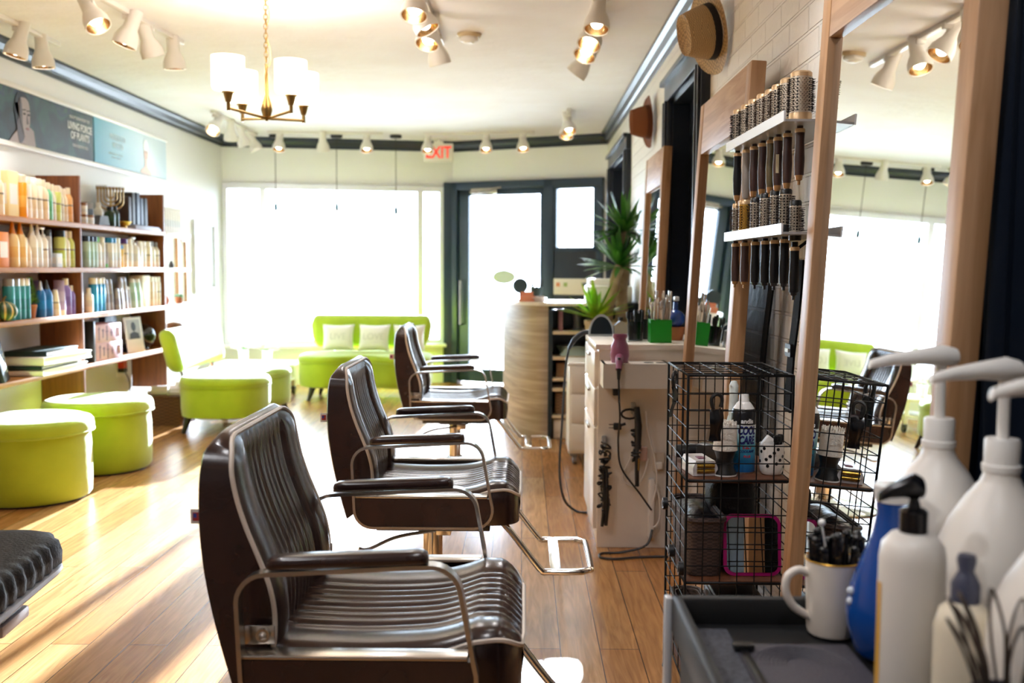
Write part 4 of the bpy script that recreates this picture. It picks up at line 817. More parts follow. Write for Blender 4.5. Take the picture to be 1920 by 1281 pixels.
def picture(label, y0, y1, z0, z1, fw, fm, art):
    t = thing('framed_picture', label, 'picture', (XL, (y0+y1)/2, (z0+z1)/2)); w, h = y1-y0, z1-z0; b = MB()
    for yy in (-w/2+fw/2, w/2-fw/2): b.box((.014, yy, 0), (.028, fw, h), .004)
    for zz in (-h/2+fw/2, h/2-fw/2): b.box((.014, 0, zz), (.028, w-fw, fw), .004)
    b.build('frame', fm, t, 30); b = MB(); b.box((.006, 0, 0), (.008, w-fw, h-fw)); b.build('picture_sheet', art, t, None)
    return t
picture('pale framed picture on the wall next to the shop window', 9.18, 9.83, .96, 1.655, .05, mat('silver_frame', 'c3c6cb', .35), mat('pale_art', 'eceef0', .6, vary=(4, 'dfe3e8')))
picture('narrow wooden framed picture between corner shelf and silver frame', 8.72, 8.97, .85, 1.47, .04, oak, mat('beige_art', 'e8dfd2', .6))

# ------------------------------------------------------------------ reception desk corner
desk_w = wood('grey_oak_cladding', 'b3a28e', '8b7a67', 1, .8, .5)
nt = desk_w.node_tree
for n_ in nt.nodes:
    if n_.type == 'MAPPING': n_.inputs['Scale'].default_value = (.7, .7, 11)
t = thing('reception_desk', 'curved reception desk clad in grey oak with a dark shelf end', 'desk', (0, 0, 0))
cv = [(.175, 6.98)] + [(.175-.33*math.sin(R(a)), 6.98+1.0*(1-math.cos(R(a)))) for a in range(6, 91, 6)] + [(-.155, 8.5)]
b = MB(); N = len(cv)
inn = [(x+.03, y+.012) for x, y in cv]
b.prism(cv + inn[::-1], 0, .945); b.build('curved_front', desk_w, t, 60)
b = MB(); b.prism([(x-.025, y-.02) for x, y in cv[::-1]] + [(.50, 6.955), (.50, 7.45), (.16, 7.55), (.14, 8.5)][::1], .945, .97); b.build('countertop', mat('desk_top', 'd9cfc2', .35), t, 30)
dk = mat('dark_teal_carcass', '17262e', .4); b = MB()
b.box((.195, 7.19, .4725), (.03, .42, .945)); b.box((.485, 7.19, .4725), (.03, .42, .945)); b.box((.34, 7.39, .4725), (.30, .02, .945)); b.box((.34, 7.19, .93), (.32, .42, .03))
b.build('shelf_carcass', dk, t, 30)
for z in (.755, .575, .425, .352, .16):
    b = MB(); b.box((.34, 7.185, z), (.27, .40, .022), .002); b.build('shelf_board', mat('pale_board', 'd8c5a8', .5), t, 30)
b = MB(); b.box((.66, 7.3, .72), (.30, .5, .025)); b.box((.66, 7.3, .50), (.30, .5, .025)); b.box((.66, 7.53, .48), (.30, .03, .9)); b.box((.80, 7.3, .48), (.02, .5, .94)); b.box((.66, 7.3, .94), (.34, .52, .05)); b.build('return_unit', dk, t, 30)
def simple(nm, label, cat, loc, fn, m, group=None, smooth=35, rz=0):
    b = MB(); fn(b); o = b.build(nm, m, None, smooth, loc); o.rotation_euler.z = rz; return tag(o, label, cat, group)
simple('magazine_stack', 'white and teal magazines lying on the middle desk shelf', 'magazines', (.36, 7.17, .586), lambda b: [b.box((.0, .01*k, .008+.016*k), (.18, .22, .015), .001, .1*k) for k in range(4)], mat('magazine', 'bfd6d0', .5))
simple('book', 'upright pink spined book on the top desk shelf', 'book', (.27, 7.14, .766), lambda b: b.box((0, 0, .075), (.03, .12, .15), .002), mat('pink_spine', 'c78a9c', .5))
simple('glass_vase', 'clear glass vase on the top desk shelf', 'vase', (.39, 7.12, .766), lambda b: b.lathe([(0, 0), (.035, 0), (.028, .08), (.045, .15), (.042, .15), (.025, .08), (.03, .01), (0, .01)], 20), mat('clear_glass', 'eef4f4', .05, trans=.9))
simple('woven_bin', 'brown woven bin on the lowest desk shelf', 'bin', (.34, 7.17, .171), lambda b: b.box((0, 0, .08), (.22, .30, .16), .02), wicker('tan_wicker', '8d6a48', 70))
simple('paper_tray', 'white paper tray under the desk near the floor', 'tray', (.34, 7.17, .0), lambda b: (b.box((0, 0, .07), (.24, .34, .14), .01)), mat('cream_tray', 'd9cfc0', .5))
simple('card_box', 'wooden card box on the fourth desk shelf', 'box', (.34, 7.16, .436), lambda b: b.box((0, 0, .05), (.20, .24, .10), .004), mat('brown_box', '8d6a45', .5))
# things on the counter
t = thing('pen_cup', 'dark cup of pens and brushes on the reception counter', 'cup', (.10, 7.28, .97))
b = MB(); b.lathe([(0, 0), (.04, 0), (.045, .10), (.041, .10), (.036, .01), (0, .01)], 20); b.build('cup', mat('dark_cup', '2d3d42', .3), t)
b = MB()
for i in range(8): a = i*.8; b.cyl((.02*math.cos(a), .02*math.sin(a), .01), (.045*math.cos(a), .045*math.sin(a), .15+.012*(i % 3)), .004, n=6)
b.build('pens', black_pl, t)
t = thing('hand_mirror', 'small round mirror standing on the reception counter', 'mirror', (-.02, 7.30, .97)); b = MB(); b.cyl((0, 0, 0), (0, 0, .012), .035, n=20); b.cyl((0, 0, .01), (0, 0, .06), .006); b.build('stand', black_pl, t); b = MB(); b.cyl((0, -.006, .11), (0, .006, .11), .055, n=28); b.build('mirror_disc', mat('dark_glassy', '3a4a50', .15), t)
simple('card_holder', 'orange and white card holder on the reception counter', 'card holder', (.03, 7.14, .97), lambda b: (b.box((0, 0, .02), (.11, .06, .04), .004), b.box((0, .01, .045), (.09, .004, .05))), mat('card_orange', 'd98a6a', .5))
simple('candy_dish', 'pale dish of sweets on the edge of the counter', 'dish', (.12, 7.12, .97), lambda b: (b.lathe([(0, 0), (.03, 0), (.055, .03), (.05, .03), (.028, .008), (0, .008)], 20), [b.ball((.025*math.cos(i), .025*math.sin(i), .028), .012, 8, 5) for i in range(6)]), mat('pale_dish', 'd9c9cc', .4))
simple('printer', 'white printer on the dark unit next to the counter', 'printer', (.62, 7.28, .965), lambda b: (b.box((0, 0, .06), (.32, .36, .12), .015), b.box((0, -.17, .03), (.24, .06, .012), .003), b.box((0, .1, .14), (.28, .14, .06), .01)), white_pl)
t = thing('notice_board', 'pale strip board with coloured stickers on the dark side panel', 'board', (.50, 9.90, 1.03), ang2)
b = MB(); b.box((0, 0, 0), (.42, .02, .16), .004); b.build('board', mat('pale_board_strip', 'e6dfd2', .5), t, 30)
for x, c in ((-.16, 'd98b62'), (-.08, '9fb56a'), (.12, '6d7480')): b = MB(); b.box((x, -.011, .02), (.04, .002, .04)); b.build('sticker', mat('sticker_'+c, c, .5), t, None)
# white rolling cart
t = thing('rolling_cart', 'white rolling drawer cart between desk and styling station', 'cart', (.455, 6.24, 0))
b = MB(); b.box((0, 0, .34), (.34, .36, .54), .008); b.build('body', white_lam, t, 30); b = MB(); b.box((0, 0, .622), (.36, .38, .022), .006); b.build('top', white_lam, t, 30)
for k in range(3):
    b = MB(); b.box((0, -.184, .17+.18*k), (.31, .012, .165), .003); d_ = b.build('drawer', white_lam, t, 30); b = MB(); b.box((0, -.194, .20+.18*k), (.10, .012, .012), .003); b.build('drawer_handle', steel, d_, 30)
for x in (-.13, .13):
    for y in (-.13, .13): b = MB(); b.cyl((x-.012, y, .028), (x+.012, y, .028), .028, n=14); b.box((x, y, .06), (.03, .03, .03), .003); b.build('caster', mat('grey_caster', '9a9a9a', .4), t)
# planter with yuccas
def blades(b, c, n, L, w, rnd, up=.35, droop=.5, xmax=9):
    for i in range(n):
        a = rnd.uniform(0, 2*PI); e = rnd.uniform(up-.5, 1.35); l = L*rnd.uniform(.75, 1.08); d = Vector((math.cos(a)*math.cos(e), math.sin(a)*math.cos(e), math.sin(e))); s = Vector((-math.sin(a), math.cos(a), 0)); prev = None
        for k in range(6):
            f = k/5; p = Vector(c)+d*(l*f)+Vector((0, 0, -droop*l*.35*f*f*math.cos(e))); ww = w*math.sin(PI*min(.18+.82*f, 1))**.8+.0004; p.x = min(p.x, xmax-.02*(1-f)); q = [b.v(p-s*ww), b.v(p+Vector((0, 0, -.35*ww))), b.v(p+s*ww)]
            if prev: b.f([prev[0], prev[1], q[1], q[0]]); b.f([prev[1], prev[2], q[2], q[1]])
            prev = q
yuc = mat('yucca_green', '2f6b28', .35, vary=(7, '4d8c34'), sss=.15); yuc2 = mat('bright_leaf', '6f9e1c', .4, vary=(7, 'a9c93a'), sss=.2); bark = mat('yucca_bark', 'b8a088', .85, bump=(45, .6), vary=(10, '937a62'))
t = thing('planter', 'tall beige textured planter behind the white cart', 'planter', (.60, 6.79, 0)); t.scale = (1, 1, .95)
b = MB(); b.lathe([(0, 0), (.115, 0), (.122, .03), (.175, .86), (.182, .875), (.182, .90), (.165, .90), (.158, .86), (0, .85)], 36); b.build('pot', wicker('beige_weave', 'c9b795', 130), t, 40)
b = MB(); b.lathe([(0, .845), (.16, .862), (0, .875)], 20, cap=False); b.build('soil', mat('soil', '2b1d12', .9), t); b = MB(); b.box((-.03, -.178, .80), (.09, .012, .035), .004); b.build('hand_hole_shade', black_pl, t)  # black slab stands for the shade inside the hand hole
for lab, base, top, hs, seed, r in (('shorter yucca cane with its leaf head over the planter front', (.55, 6.74, .815), (.655, 6.83, 1.22), .33, 5, .040), ('taller yucca cane with the uppermost leaf head', (.675, 6.87, .815), (.70, 6.92, 1.46), .34, 9, .042)):
    t = thing('yucca', lab, 'plant', base); rel = Vector(top)-Vector(base); b = MB(); b.tube([rel*(i/8)+Vector((.006*math.sin(i*1.7), 0, 0)) for i in range(9)], [r*(1.05-.02*i) for i in range(9)], 14); b.build('trunk', bark, t)
    b = MB(); blades(b, rel, 80, hs, .016, random.Random(seed), xmax=XR-.03-base[0]); b.build('leaves', yuc, t, 60)
t = thing('yucca', 'short bright leafed yucca growing low in the planter', 'plant', (.49, 6.70, .82)); b = MB(); b.cyl((0, 0, 0), (0, 0, .06), .018, n=10); b.build('trunk', bark, t); b = MB(); blades(b, (0, 0, .05), 34, .30, .017, random.Random(4), .7, .3); b.build('leaves', yuc2, t, 60)

# ------------------------------------------------------------------ styling station with its tools
st = thing('styling_station', 'white styling station cabinet with a tool holder on its end', 'cabinet', (0, 0, 0))
b = MB(); b.box((.565, 4.56, .43), (.48, .64, .86), .003); b.build('body', white_lam, st, 30)
b = MB(); b.box((.56, 4.555, .872), (.50, .67, .024), .004); b.build('top', white_lam, st, 30)
b = MB(); b.box((.565, 4.58, .03), (.44, .56, .06)); b.build('plinth', white_lam, st, 30)
for z0, z1 in ((.70, .85), (.53, .69), (.08, .52)):
    b = MB(); b.box((.317, 4.56, (z0+z1)/2), (.018, .62, z1-z0), .003); d_ = b.build('drawer' if z0 > .1 else 'door', white_lam, st, 30)
    b = MB(); b.box((.302, 4.56, z1-.03), (.012, .16, .014), .003); b.build('handle', steel, d_, 30)
b = MB(); b.box((.468, 4.145, .765), (.275, .185, .012)); b.box((.468, 4.058, .765), (.275, .012, .10)); b.box((.336, 4.145, .765), (.012, .185, .10)); b.box((.60, 4.145, .765), (.012, .185, .10)); b.box((.468, 4.145, .811), (.275, .185, .008), .001); b.build('tool_holder', white_lam, st, 30)
for x in (.525, .575):
    b = MB(); b.cyl((x, 4.13, .8152), (x, 4.13, .816), .021, n=24); b.build('hole_shade_disc', mat('hole_shade', '0d1f18', .8), st, None)  # dark disc paints the shade inside an open hole of the holder
for x, z in ((.475, .60), (.352, .455)): b = MB(); b.box((x, 4.232, z+.01), (.022, .016, .05), .005); b.tube([(x, 4.225, z-.01), (x, 4.205, z-.02), (x, 4.20, z)], .005); b.build('clear_hook', acrylic, st)
mauve = mat('mauve_plastic', '96587a', .3)
t = thing('hair_dryer', 'mauve hair dryer sitting in the station tool holder', 'hair dryer', (.405, 4.14, .815))
b = MB(); b.lathe([(0, -.01), (.032, -.01), (.040, .03), (.036, .07), (.026, .09), (.026, .10), (.031, .105), (.031, .118), (.027, .118), (.024, .10), (0, .10)], 28); b.build('barrel', mauve, t, 40)
b = MB(); b.tube(smooth_path([(-.004, -.03, .025), (-.01, -.085, .01), (-.014, -.11, -.02)]), [.017]*4+[.016]*4+[.013]*5, 12); b.build('grip', mauve, t); b = MB(); b.box((-.012, -.092, .024), (.012, .03, .008), .002); b.build('switch', black_pl, t)
b = MB(); b.cyl((-.014, -.11, -.015), (-.014, -.112, -.06), .009, .006); b.tube(smooth_path([(-.014, -.112, -.05), (-.012, -.115, -.13), (-.008, -.12, -.22), (.004, .06, -.35), (.02, .065, -.46), (.10, .06, -.57), (.15, .06, -.64)]), .0042, 7); b.build('cord', black_pl, t)
def tangle(seed, r0, r1, zt, zb, n=60, tr=.0045):
    rnd = random.Random(seed); b = MB(); pts = []
    for i in range(n):
        f = i/(n-1); pts.append((rnd.uniform(-1, 1)*(r0+(r1-r0)*f), -.012+rnd.uniform(-.6, .9)*r0*.7, zt+(zb-zt)*(f+.06*rnd.uniform(-1, 1))))
    b.tube(smooth_path(pts, 3), tr, 6); return b
t = thing('flat_iron', 'black flat iron with bundled cord on the upper station hook', 'flat iron', (.485, 4.205, .60))
b = MB(); b.tube([(-.03+.035*math.cos(a*PI/6), -.012, -.01+.02*math.sin(a*PI/6)) for a in range(12)], .005, 7, True); b.build('hanging_loop', black_pl, t); b = MB(); b.tube([(0, -.012, .02), (.008, -.012, -.06), (.006, -.012, -.16)], [.012, .016, .014], 10); b.tube([(.003, -.012, -.15), (.006, -.012, -.32)], .009, 8); b.build('barrel', black_pl, t); b = tangle(3, .022, .02, -.08, -.21); b.build('bundled_cord', black_pl, t); b = MB(); b.cyl((.01, -.012, -.20), (.008, -.012, -.25), .008); b.build('metal_tip', brass, t)
t = thing('flat_iron', 'black flat iron with bundled cord on the lower station hook', 'flat iron', (.352, 4.205, .455))
b = MB(); b.tube([(-.006, -.012, -.10), (.004, -.012, -.25), (-.008, -.012, -.35)], [.006, .012, .007], 8); b.tube([(.008, -.016, -.10), (.012, -.016, -.26), (.008, -.016, -.345)], [.006, .011, .007], 8); b.build('plates', black_pl, t); b = tangle(8, .024, .03, .0, -.27, 80); b.build('bundled_cord', black_pl, t)
t = thing('socket_adapter', 'pale pink socket adapter on the station end panel', 'adapter', (.52, 4.225, .415)); b = MB(); b.box((0, 0, 0), (.03, .03, .06), .004); b.build('housing', mat('pale_pink', 'd7b3a4', .4), t, 30); b = MB(); b.tube(smooth_path([(-.03, 0, .16), (-.05, -.008, .0), (-.09, -.008, -.10), (-.04, -.008, -.14), (.0, -.008, -.10), (.02, -.008, -.02)]), .003, 6); b.build('cord', white_pl, t)
t = thing('power_strip', 'white power strip with looping white cord on the station end', 'power strip', (.555, 4.215, .12)); b = MB(); b.box((0, 0, .06), (.026, .028, .26), .005); b.build('strip', white_pl, t, 30); b = MB(); b.tube(smooth_path([(0, -.01, .19), (.03, -.012, .12), (.036, -.012, .02), (.01, -.012, -.02), (-.01, -.012, .02), (.02, -.012, .16), (.01, -.012, .28), (-.02, -.012, .40), (-.03, -.012, .48)]), .0035, 6); b.build('cord', white_pl, t)
t = thing('wall_outlet', 'beige outlet plate with plug on the station end panel', 'outlet', (.585, 4.228, .38)); b = MB(); b.box((0, 0, 0), (.05, .012, .08), .003); b.build('plate', mat('beige_plate', 'd3c6b4', .4), t, 30); b = MB(); b.box((0, -.014, -.015), (.03, .02, .03), .004); b.build('plug', white_pl, t, 30)
t = thing('plug', 'black plug dangling by the dryer cord', 'plug', (.405, 4.205, .535)); b = MB(); b.box((0, 0, 0), (.035, .025, .03), .006); b.cyl((.015, 0, .005), (.035, 0, .012), .006); b.build('plug_body', black_pl, t, 30); b = MB(); b.box((-.026, 0, -.006), (.02, .003, .004)); b.box((-.026, 0, .008), (.02, .003, .004)); b.build('prongs', steel, t)
simple('adapter_block', 'small black block under the tool holder', 'adapter', (.40, 4.225, .69), lambda b: b.box((0, 0, 0), (.03, .03, .05), .004), black_pl)
t = thing('extension_lead', 'black cord looping over the floor in front of the station', 'cord', (.45, 4.1, 0)); b = MB(); b.tube(smooth_path([(.11, .1, .09), (.08, .07, .03), (-.02, .05, .006), (-.11, .03, .006), (-.12, -.03, .006), (-.06, -.05, .006), (.05, -.02, .006), (.2, -.01, .006)]), .005, 7); b.build('cord', black_pl, t)
t = thing('curling_iron', 'black curling iron lying over the station edge with its cord to the floor', 'curling iron', (.3, 4.86, .885)); b = MB(); b.tube(smooth_path([(.06, 0, .012), (.0, 0, .008), (-.04, .0, -.02), (-.075, .0, -.075)]), [.013]*10+[.010, .008, .006], 10); b.build('grip', mat('blue_black', '2a333c', .25), t); b = MB(); b.tube(smooth_path([(-.075, 0, -.075), (-.09, .0, -.18), (-.105, 0, -.45), (-.115, .0, -.68), (-.09, 0, -.82), (-.03, 0, -.878), (.02, -.03, -.878)]), .006, 7); b.build('cord', mat('blue_black', '2a333c', .25), t)
# on the station top
TZ = .8845
t = thing('table_mirror', 'oval black table mirror at the far end of the station top', 'mirror', (.375, 4.74, TZ)); b = MB(); b.M = Matrix.Rotation(R(-12), 4, 'X'); b.prism([(-.062, 0)] + [(.062*math.cos(R(a)), .105*math.sin(R(a))) for a in range(180, -1, -10)][::-1], -.006, .006, lambda x, z, y: (x, y, z)); b.build('rim', mat('grey_rim', 'a9b4bb', .3), t, 40); b = MB(); b.M = Matrix.Rotation(R(-12), 4, 'X'); b.prism([(-.052, .008)] + [(.052*math.cos(R(a)), .008+.085*math.sin(R(a))) for a in range(180, -1, -10)][::-1], -.0075, -.006, lambda x, z, y: (x, y, z)); b.build('mirror_face', mat('mirror_dark', '1c2730', .1), t, None)
t = thing('glass_lantern', 'clear house-shaped glass bottle on the station top', 'bottle', (.435, 4.42, TZ)); cg = mat('thick_glass', 'eef3f2', .08, trans=.85)
b = MB(); b.prism([(-.03, 0), (.03, 0), (.03, .07), (0, .092), (-.03, .07)], -.025, .025, lambda x, z, y: (x, y, z)); b.build('glass_body', cg, t, 30); b = MB(); b.cyl((0, 0, .09), (0, 0, .105), .01); b.build('stopper', black_pl, t)
def clip_cup(label, loc, r, h, m, seed, n, sm, hh):
    t = thing('tool_cup', label, 'cup', loc); rnd = random.Random(seed); b = MB(); b.lathe([(0, 0), (r*.9, 0), (r, h), (r*.92, h), (r*.84, .006), (0, .006)], 22); b.build('cup', m, t)
    for i in range(n):
        a = rnd.uniform(0, 2*PI); q = rnd.uniform(.2, .75)*r; p = Vector((q*math.cos(a), q*math.sin(a), .01)); e = p*1.45+Vector((0, 0, h+hh*rnd.uniform(.5, 1))); b = MB(); b.cyl(p, e, .0035, .005, 6); b.box(e+Vector((0, 0, -.01)), (.012, .007, .03), .002); b.build('clip', sm, t)
clip_cup('clear cup of black clips behind the mauve dryer', (.505, 4.46, TZ), .036, .085, glass('smoky_cup', '9a9fa3'), 1, 9, black_pl, .035)
clip_cup('black cup of combs between clip cup and green box', (.555, 4.55, TZ), .03, .09, black_pl, 2, 5, black_pl, .03)
t = thing('tool_box', 'bright green square box packed with silver clips and scissors', 'tool box', (.60, 4.36, TZ)); gb = mat('bright_green', '0f8f22', .35)
b = MB()
for dx, dy, sx_, sy_ in ((0, -.043, .092, .005), (0, .043, .092, .005), (-.0435, 0, .005, .086), (.0435, 0, .005, .086)): b.box((dx, dy, .05), (sx_, sy_, .10))
b.box((0, 0, .003), (.09, .09, .006)); b.build('box', gb, t, 30); rnd = random.Random(5)
for i in range(26):
    x, y = rnd.uniform(-.036, .036), rnd.uniform(-.036, .036); e = Vector((x*1.35+rnd.uniform(-.01, .01), y*1.3, .15+rnd.uniform(0, .06))); b = MB(); b.cyl((x, y, .01), e, .0045, .0035, 6); b.box(e, (.009, .005, .035), .001, rnd.uniform(0, 3)); b.build('clip', [chrome, steel, black_pl][i % 3 if i % 4 == 0 else i % 2], t)
t = thing('ball_bottle', 'blue round spray bottle standing in a terracotta pot', 'bottle', (.69, 4.50, TZ+.012)); b = MB(); b.ball((0, 0, .085), .042, 24, 14); b.lathe([(.012, .12), (.010, .16), (0, .16)], 12); b.build('bulb', mat('cobalt', '123f96', .1, coat=.5), t); b = MB(); b.box((0, -.01, .175), (.02, .05, .02), .004); b.build('nozzle', mat('pale_nozzle', 'c9d3dd', .3), t, 30)
t = thing('clay_pot', 'small terracotta pot under the blue ball bottle', 'pot', (.69, 4.50, TZ)); b = MB(); b.lathe([(0, 0), (.033, 0), (.042, .05), (.042, .06), (.036, .06), (.03, .012), (0, .012)], 22); b.build('pot', terr, t)

# ------------------------------------------------------------------ leaning oak mirrors
mirror_m = mat('mirror_silver', 'f2f5f5', .0, 1)
def mirror(label, y0, y1, x0, slope, zt, fw):
    t = thing('wall_mirror', label, 'mirror', (x0, (y0+y1)/2, 0), 0, 'leaning oak mirrors'); t.rotation_euler = (0, math.atan(slope), 0); w = y1-y0; L_ = zt/math.cos(math.atan(slope))
    for s in (-1, 1): b = MB(); b.box((.024, s*(w/2-fw/2), L_/2), (.048, fw, L_), .003); b.build('stile', oak, t, 30)
    for z in (L_-.10, .09): b = MB(); b.box((.023, 0, z), (.042, w-2*fw, .20 if z > 1 else .18), .002); b.build('rail', wood('oak_rail', 'c59d79', 'a67c56', 1), t, 30)
    b = MB(); b.box((.021, 0, L_/2), (.006, w-2*fw+.004, L_-.24)); b.build('mirror_glass', mirror_m, t, None)
    b = MB(); b.box((.045, 0, L_/2), (.006, w-.03, L_-.06)); b.build('backing_board', mat('backing', '3a2d22', .7), t, None)
mirror('large oak mirror nearest the trolley, reflecting the window and lime sofa', 1.60, 2.465, .635, .047, 1.95, .06)
mirror('oak mirror between wire rack and styling station', 3.19, 4.085, .612, .055, 1.86, .065)
mirror('oak mirror farthest along the brick wall, beside the yuccas', 5.36, 6.12, .675, .037, 1.86, .06)

# ------------------------------------------------------------------ hats, brush shelves with brushes, straps
def hat(label, y, z, m, bm, rz, s=1.0, tilt=(-1, 0, 0), off=.02):
    t = thing('hat', label, 'hat', (XR-off, y, z), 0, 'hats on the brick wall'); t.rotation_euler = (Vector(tilt).to_track_quat('Z', 'X') @ Euler((0, 0, R(rz))).to_quaternion()).to_euler()
    b = MB()
    def crownf(u, v):
        a = 2*PI*u; r = (.094-.026*v**1.5)*s; zz = .112*s*v; pin = 1-.16*v*v*abs(math.sin(a))**2
        return (r*math.cos(a)*1.06, r*math.sin(a)*.88*pin, zz)
    g = b.grid(crownf, 44, 10, cu=True); top = [q[-1] for q in g]
    inn = [b.v((q.co.x*.55, q.co.y*.5, q.co.z-.022*s)) for q in top]
    for i in range(44): b.f([top[i], top[(i+1) % 44], inn[(i+1) % 44], inn[i]])
    b.f(inn)
    def brim(u, v): a = 2*PI*u; r = (.094+.055*v)*s; return (r*math.cos(a)*1.04, r*math.sin(a)*.93, .002+.014*v*v*(1 if abs(math.sin(a)) > .3 else .2)*s*abs(math.sin(a)))
    b.grid(brim, 44, 5, cu=True); b.build('crown_and_brim', m, t, 60)
    b = MB(); b.grid(lambda u, v: ((.0955-.004*v)*s*math.cos(2*PI*u)*1.06, (.0955-.004*v)*s*math.sin(2*PI*u)*.88, (.003+.026*v)*s), 44, 3, cu=True); b.build('hat_band', bm, t, 60)
straw = wicker('straw', 'c9a878', 220); 
hat('straw fedora with a dark band hung high above the oak mirror', 4.14, 2.17, straw, mat('dark_band', '15161f', .6), 0, 1.12, (-.93, -.30, -.20), .06)
hat('brown felt fedora hung beyond the straw one', 6.36, 2.13, mat('brown_felt', '7a4526', .9, bump=(140, .2)), mat('brown_band', '5d3219', .8), 0, 1.05, (-1, -.12, -.05), .03)
def bristle_mat(name, a, bb, sc):
    if name in _m: return _m[name]
    m = mat(name, a, .35, .3); nt = m.node_tree; p = nt.nodes['Principled BSDF']; tc = nt.nodes.new('ShaderNodeTexCoord'); v = nt.nodes.new('ShaderNodeTexVoronoi'); v.inputs['Scale'].default_value = sc; v.inputs['Randomness'].default_value = .12
    r = nt.nodes.new('ShaderNodeValToRGB'); r.color_ramp.elements[0].position = .30; r.color_ramp.elements[1].position = .36; r.color_ramp.elements[0].color = (*lin(bb), 1); r.color_ramp.elements[1].color = (*lin(a), 1)
    nt.links.new(tc.outputs['Object'], v.inputs[0]); nt.links.new(v.outputs[0], r.inputs[0]); nt.links.new(r.outputs[0], p.inputs['Base Color']); return m
silver_b = bristle_mat('perforated_silver', 'c4b6a2', '1d1613', 130); gold_b = bristle_mat('perforated_gold', 'c08f35', '2a1a0c', 130); brist = mat('dark_bristles', '241613', .6); brist2 = mat('brown_bristles', '4a2f20', .6); ringm = mat('champagne_ring', 'cfae84', .35, .5)
def shelf(label, z):
    t = thing('brush_shelf', label, 'shelf', (0, 0, 0), 0, 'clear brush shelves'); b = MB(); b.prism([(.642, 2.485), (.815, 2.485), (.815, 3.09), (.703, 3.10), (.632, 3.135)], z-.003, z+.003); b.build('shelf_plate', acrylic, t, 30)
    b = MB(); b.prism([(.638, 2.485), (.643, 2.485), (.633, 3.135), (.628, 3.135)], z-.003, z+.024); b.build('front_lip', mat('frosted_lip', 'e9edf0', .3), t, 30)
ZS = (1.569, 1.293)
shelf('upper clear shelf of large round hair brushes', ZS[0]); shelf('lower clear shelf of slim black hair brushes', ZS[1])
def brush(label, y, x, zs, R_, hb, hh, barrel, br, handle, tip, top, group, drop=0, seed=1):
    t = thing('hair_brush', label, 'hair brush', (x, y, zs-drop), 0, group); rnd = random.Random(seed)
    b = MB(); b.lathe([(0, .022), (R_, .022), (R_, hb), (0, hb)], 30); b.build('barrel', barrel, t, 40)
    b = MB(); b.lathe([(0, .0035), (R_*1.04, .0035), (R_*1.06, .02), (R_*1.02, .025), (0, .025)], 30); b.build('collar', ringm if top != 'k' else black_pl, t, 40)
    b = MB(); b.lathe([(0, hb), (R_*1.0, hb), (R_*1.0, hb+.010), (R_*.85, hb+.014), (R_*.6, hb+.012), (0, hb+.010)], 30); b.build('end_cap', ringm if top != 'k' else black_pl, t, 40)
    b = MB(); nr = int(hb/.0065)
    for k in range(nr):
        zz = .03+(hb-.036)*k/(nr-1)
        for j in range(22):
            a = 2*PI*(j+.5*(k % 2))/22; l = .009*rnd.uniform(.7, 1.1); d = Vector((math.cos(a), math.sin(a), 0)); p = d*R_+Vector((0, 0, zz)); s = Vector((-d.y, d.x, 0))*.0011; e = d*(R_+l)+Vector((0, 0, zz+rnd.uniform(-.002, .002)))
            b.f([b.v(p-s), b.v(p+s), b.v(e+s*.5), b.v(e-s*.5)]); b.f([b.v(p-Vector((0, 0, .0011))), b.v(p+Vector((0, 0, .0011))), b.v(e+Vector((0, 0, .0005))), b.v(e-Vector((0, 0, .0005)))])
    b.build('bristles', br, t, None, fix=False)
    g = .0118; b = MB(); b.lathe([(0, .0), (.008, .0), (.008, -.02), (g, -.022), (g*.95, -.05), (g*1.12, -.09), (g*1.0, -.13), (g*.82, -hh), (0, -hh)], 18); b.build('handle', handle, t, 40)
    b = MB(); b.lathe([(g*.98, -.013), (g*1.1, -.018), (g*1.05, -.023)], 18, cap=False); b.build('neck_ring', ringm, t)
    b = MB(); b.lathe([(g*.84, -hh+.022), (g*.86, -hh), (g*.7, -hh-.012), (.004, -hh-.014), (.004, -hh-.024), (0, -hh-.025)], 16); b.build('handle_tip', tip, t, 40); return t
hbrown = mat('brown_handle', '3a221c', .45); holive = mat('olive_handle', '574a2c', .45); hgrey = mat('taupe_handle', '8d8379', .5); hblack = mat('black_handle', '0c0c0f', .45, spec=.3); tipm = mat('copper_tip', 'a67a4c', .35, .5); tipk = mat('black_tip', '1a1a1e', .35)
GU, GL = 'round brushes on the upper shelf', 'round brushes on the lower shelf'
BX = lambda y: .700-.0807*(y-2.565)
U = [(2.564, .027, .115, silver_b, brist, hbrown, 'biggest silver-barrelled round brush at the near end of the upper shelf'), (2.654, .023, .115, silver_b, brist, hbrown, 'second round brush on the upper shelf, knurled brown handle'), (2.728, .021, .112, silver_b, brist2, hbrown, 'third round brush on the upper shelf, brown handle with a pale label'),
     (2.787, .020, .110, silver_b, brist2, holive, 'fourth round brush on the upper shelf, olive handle'), (2.858, .020, .110, silver_b, brist2, hbrown, 'fifth round brush on the upper shelf, slim brown handle'), (2.935, .020, .108, silver_b, brist, hbrown, 'sixth round brush on the upper shelf, dark brown handle'), (3.010, .019, .105, silver_b, brist, hgrey, 'seventh round brush on the upper shelf, pale taupe handle'), (3.098, .017, .105, silver_b, brist, hblack, 'last and slimmest round brush at the far end of the upper shelf')]
for i, (y, r, hb, ba, br_, hn, lab) in enumerate(U):
    t = brush(lab, y, BX(y), ZS[0]+.003, r, hb, .145 if i else .130, ba, br_, hn, tipm if hn != hgrey else hgrey, 'g', GU, seed=i)
    if i == 2: b = MB(); b.box((-.004, -.0128, -.085), (.008, .0012, .05)); b.build('handle_label', mat('cream_label', 'd9c79f', .5), t, None)
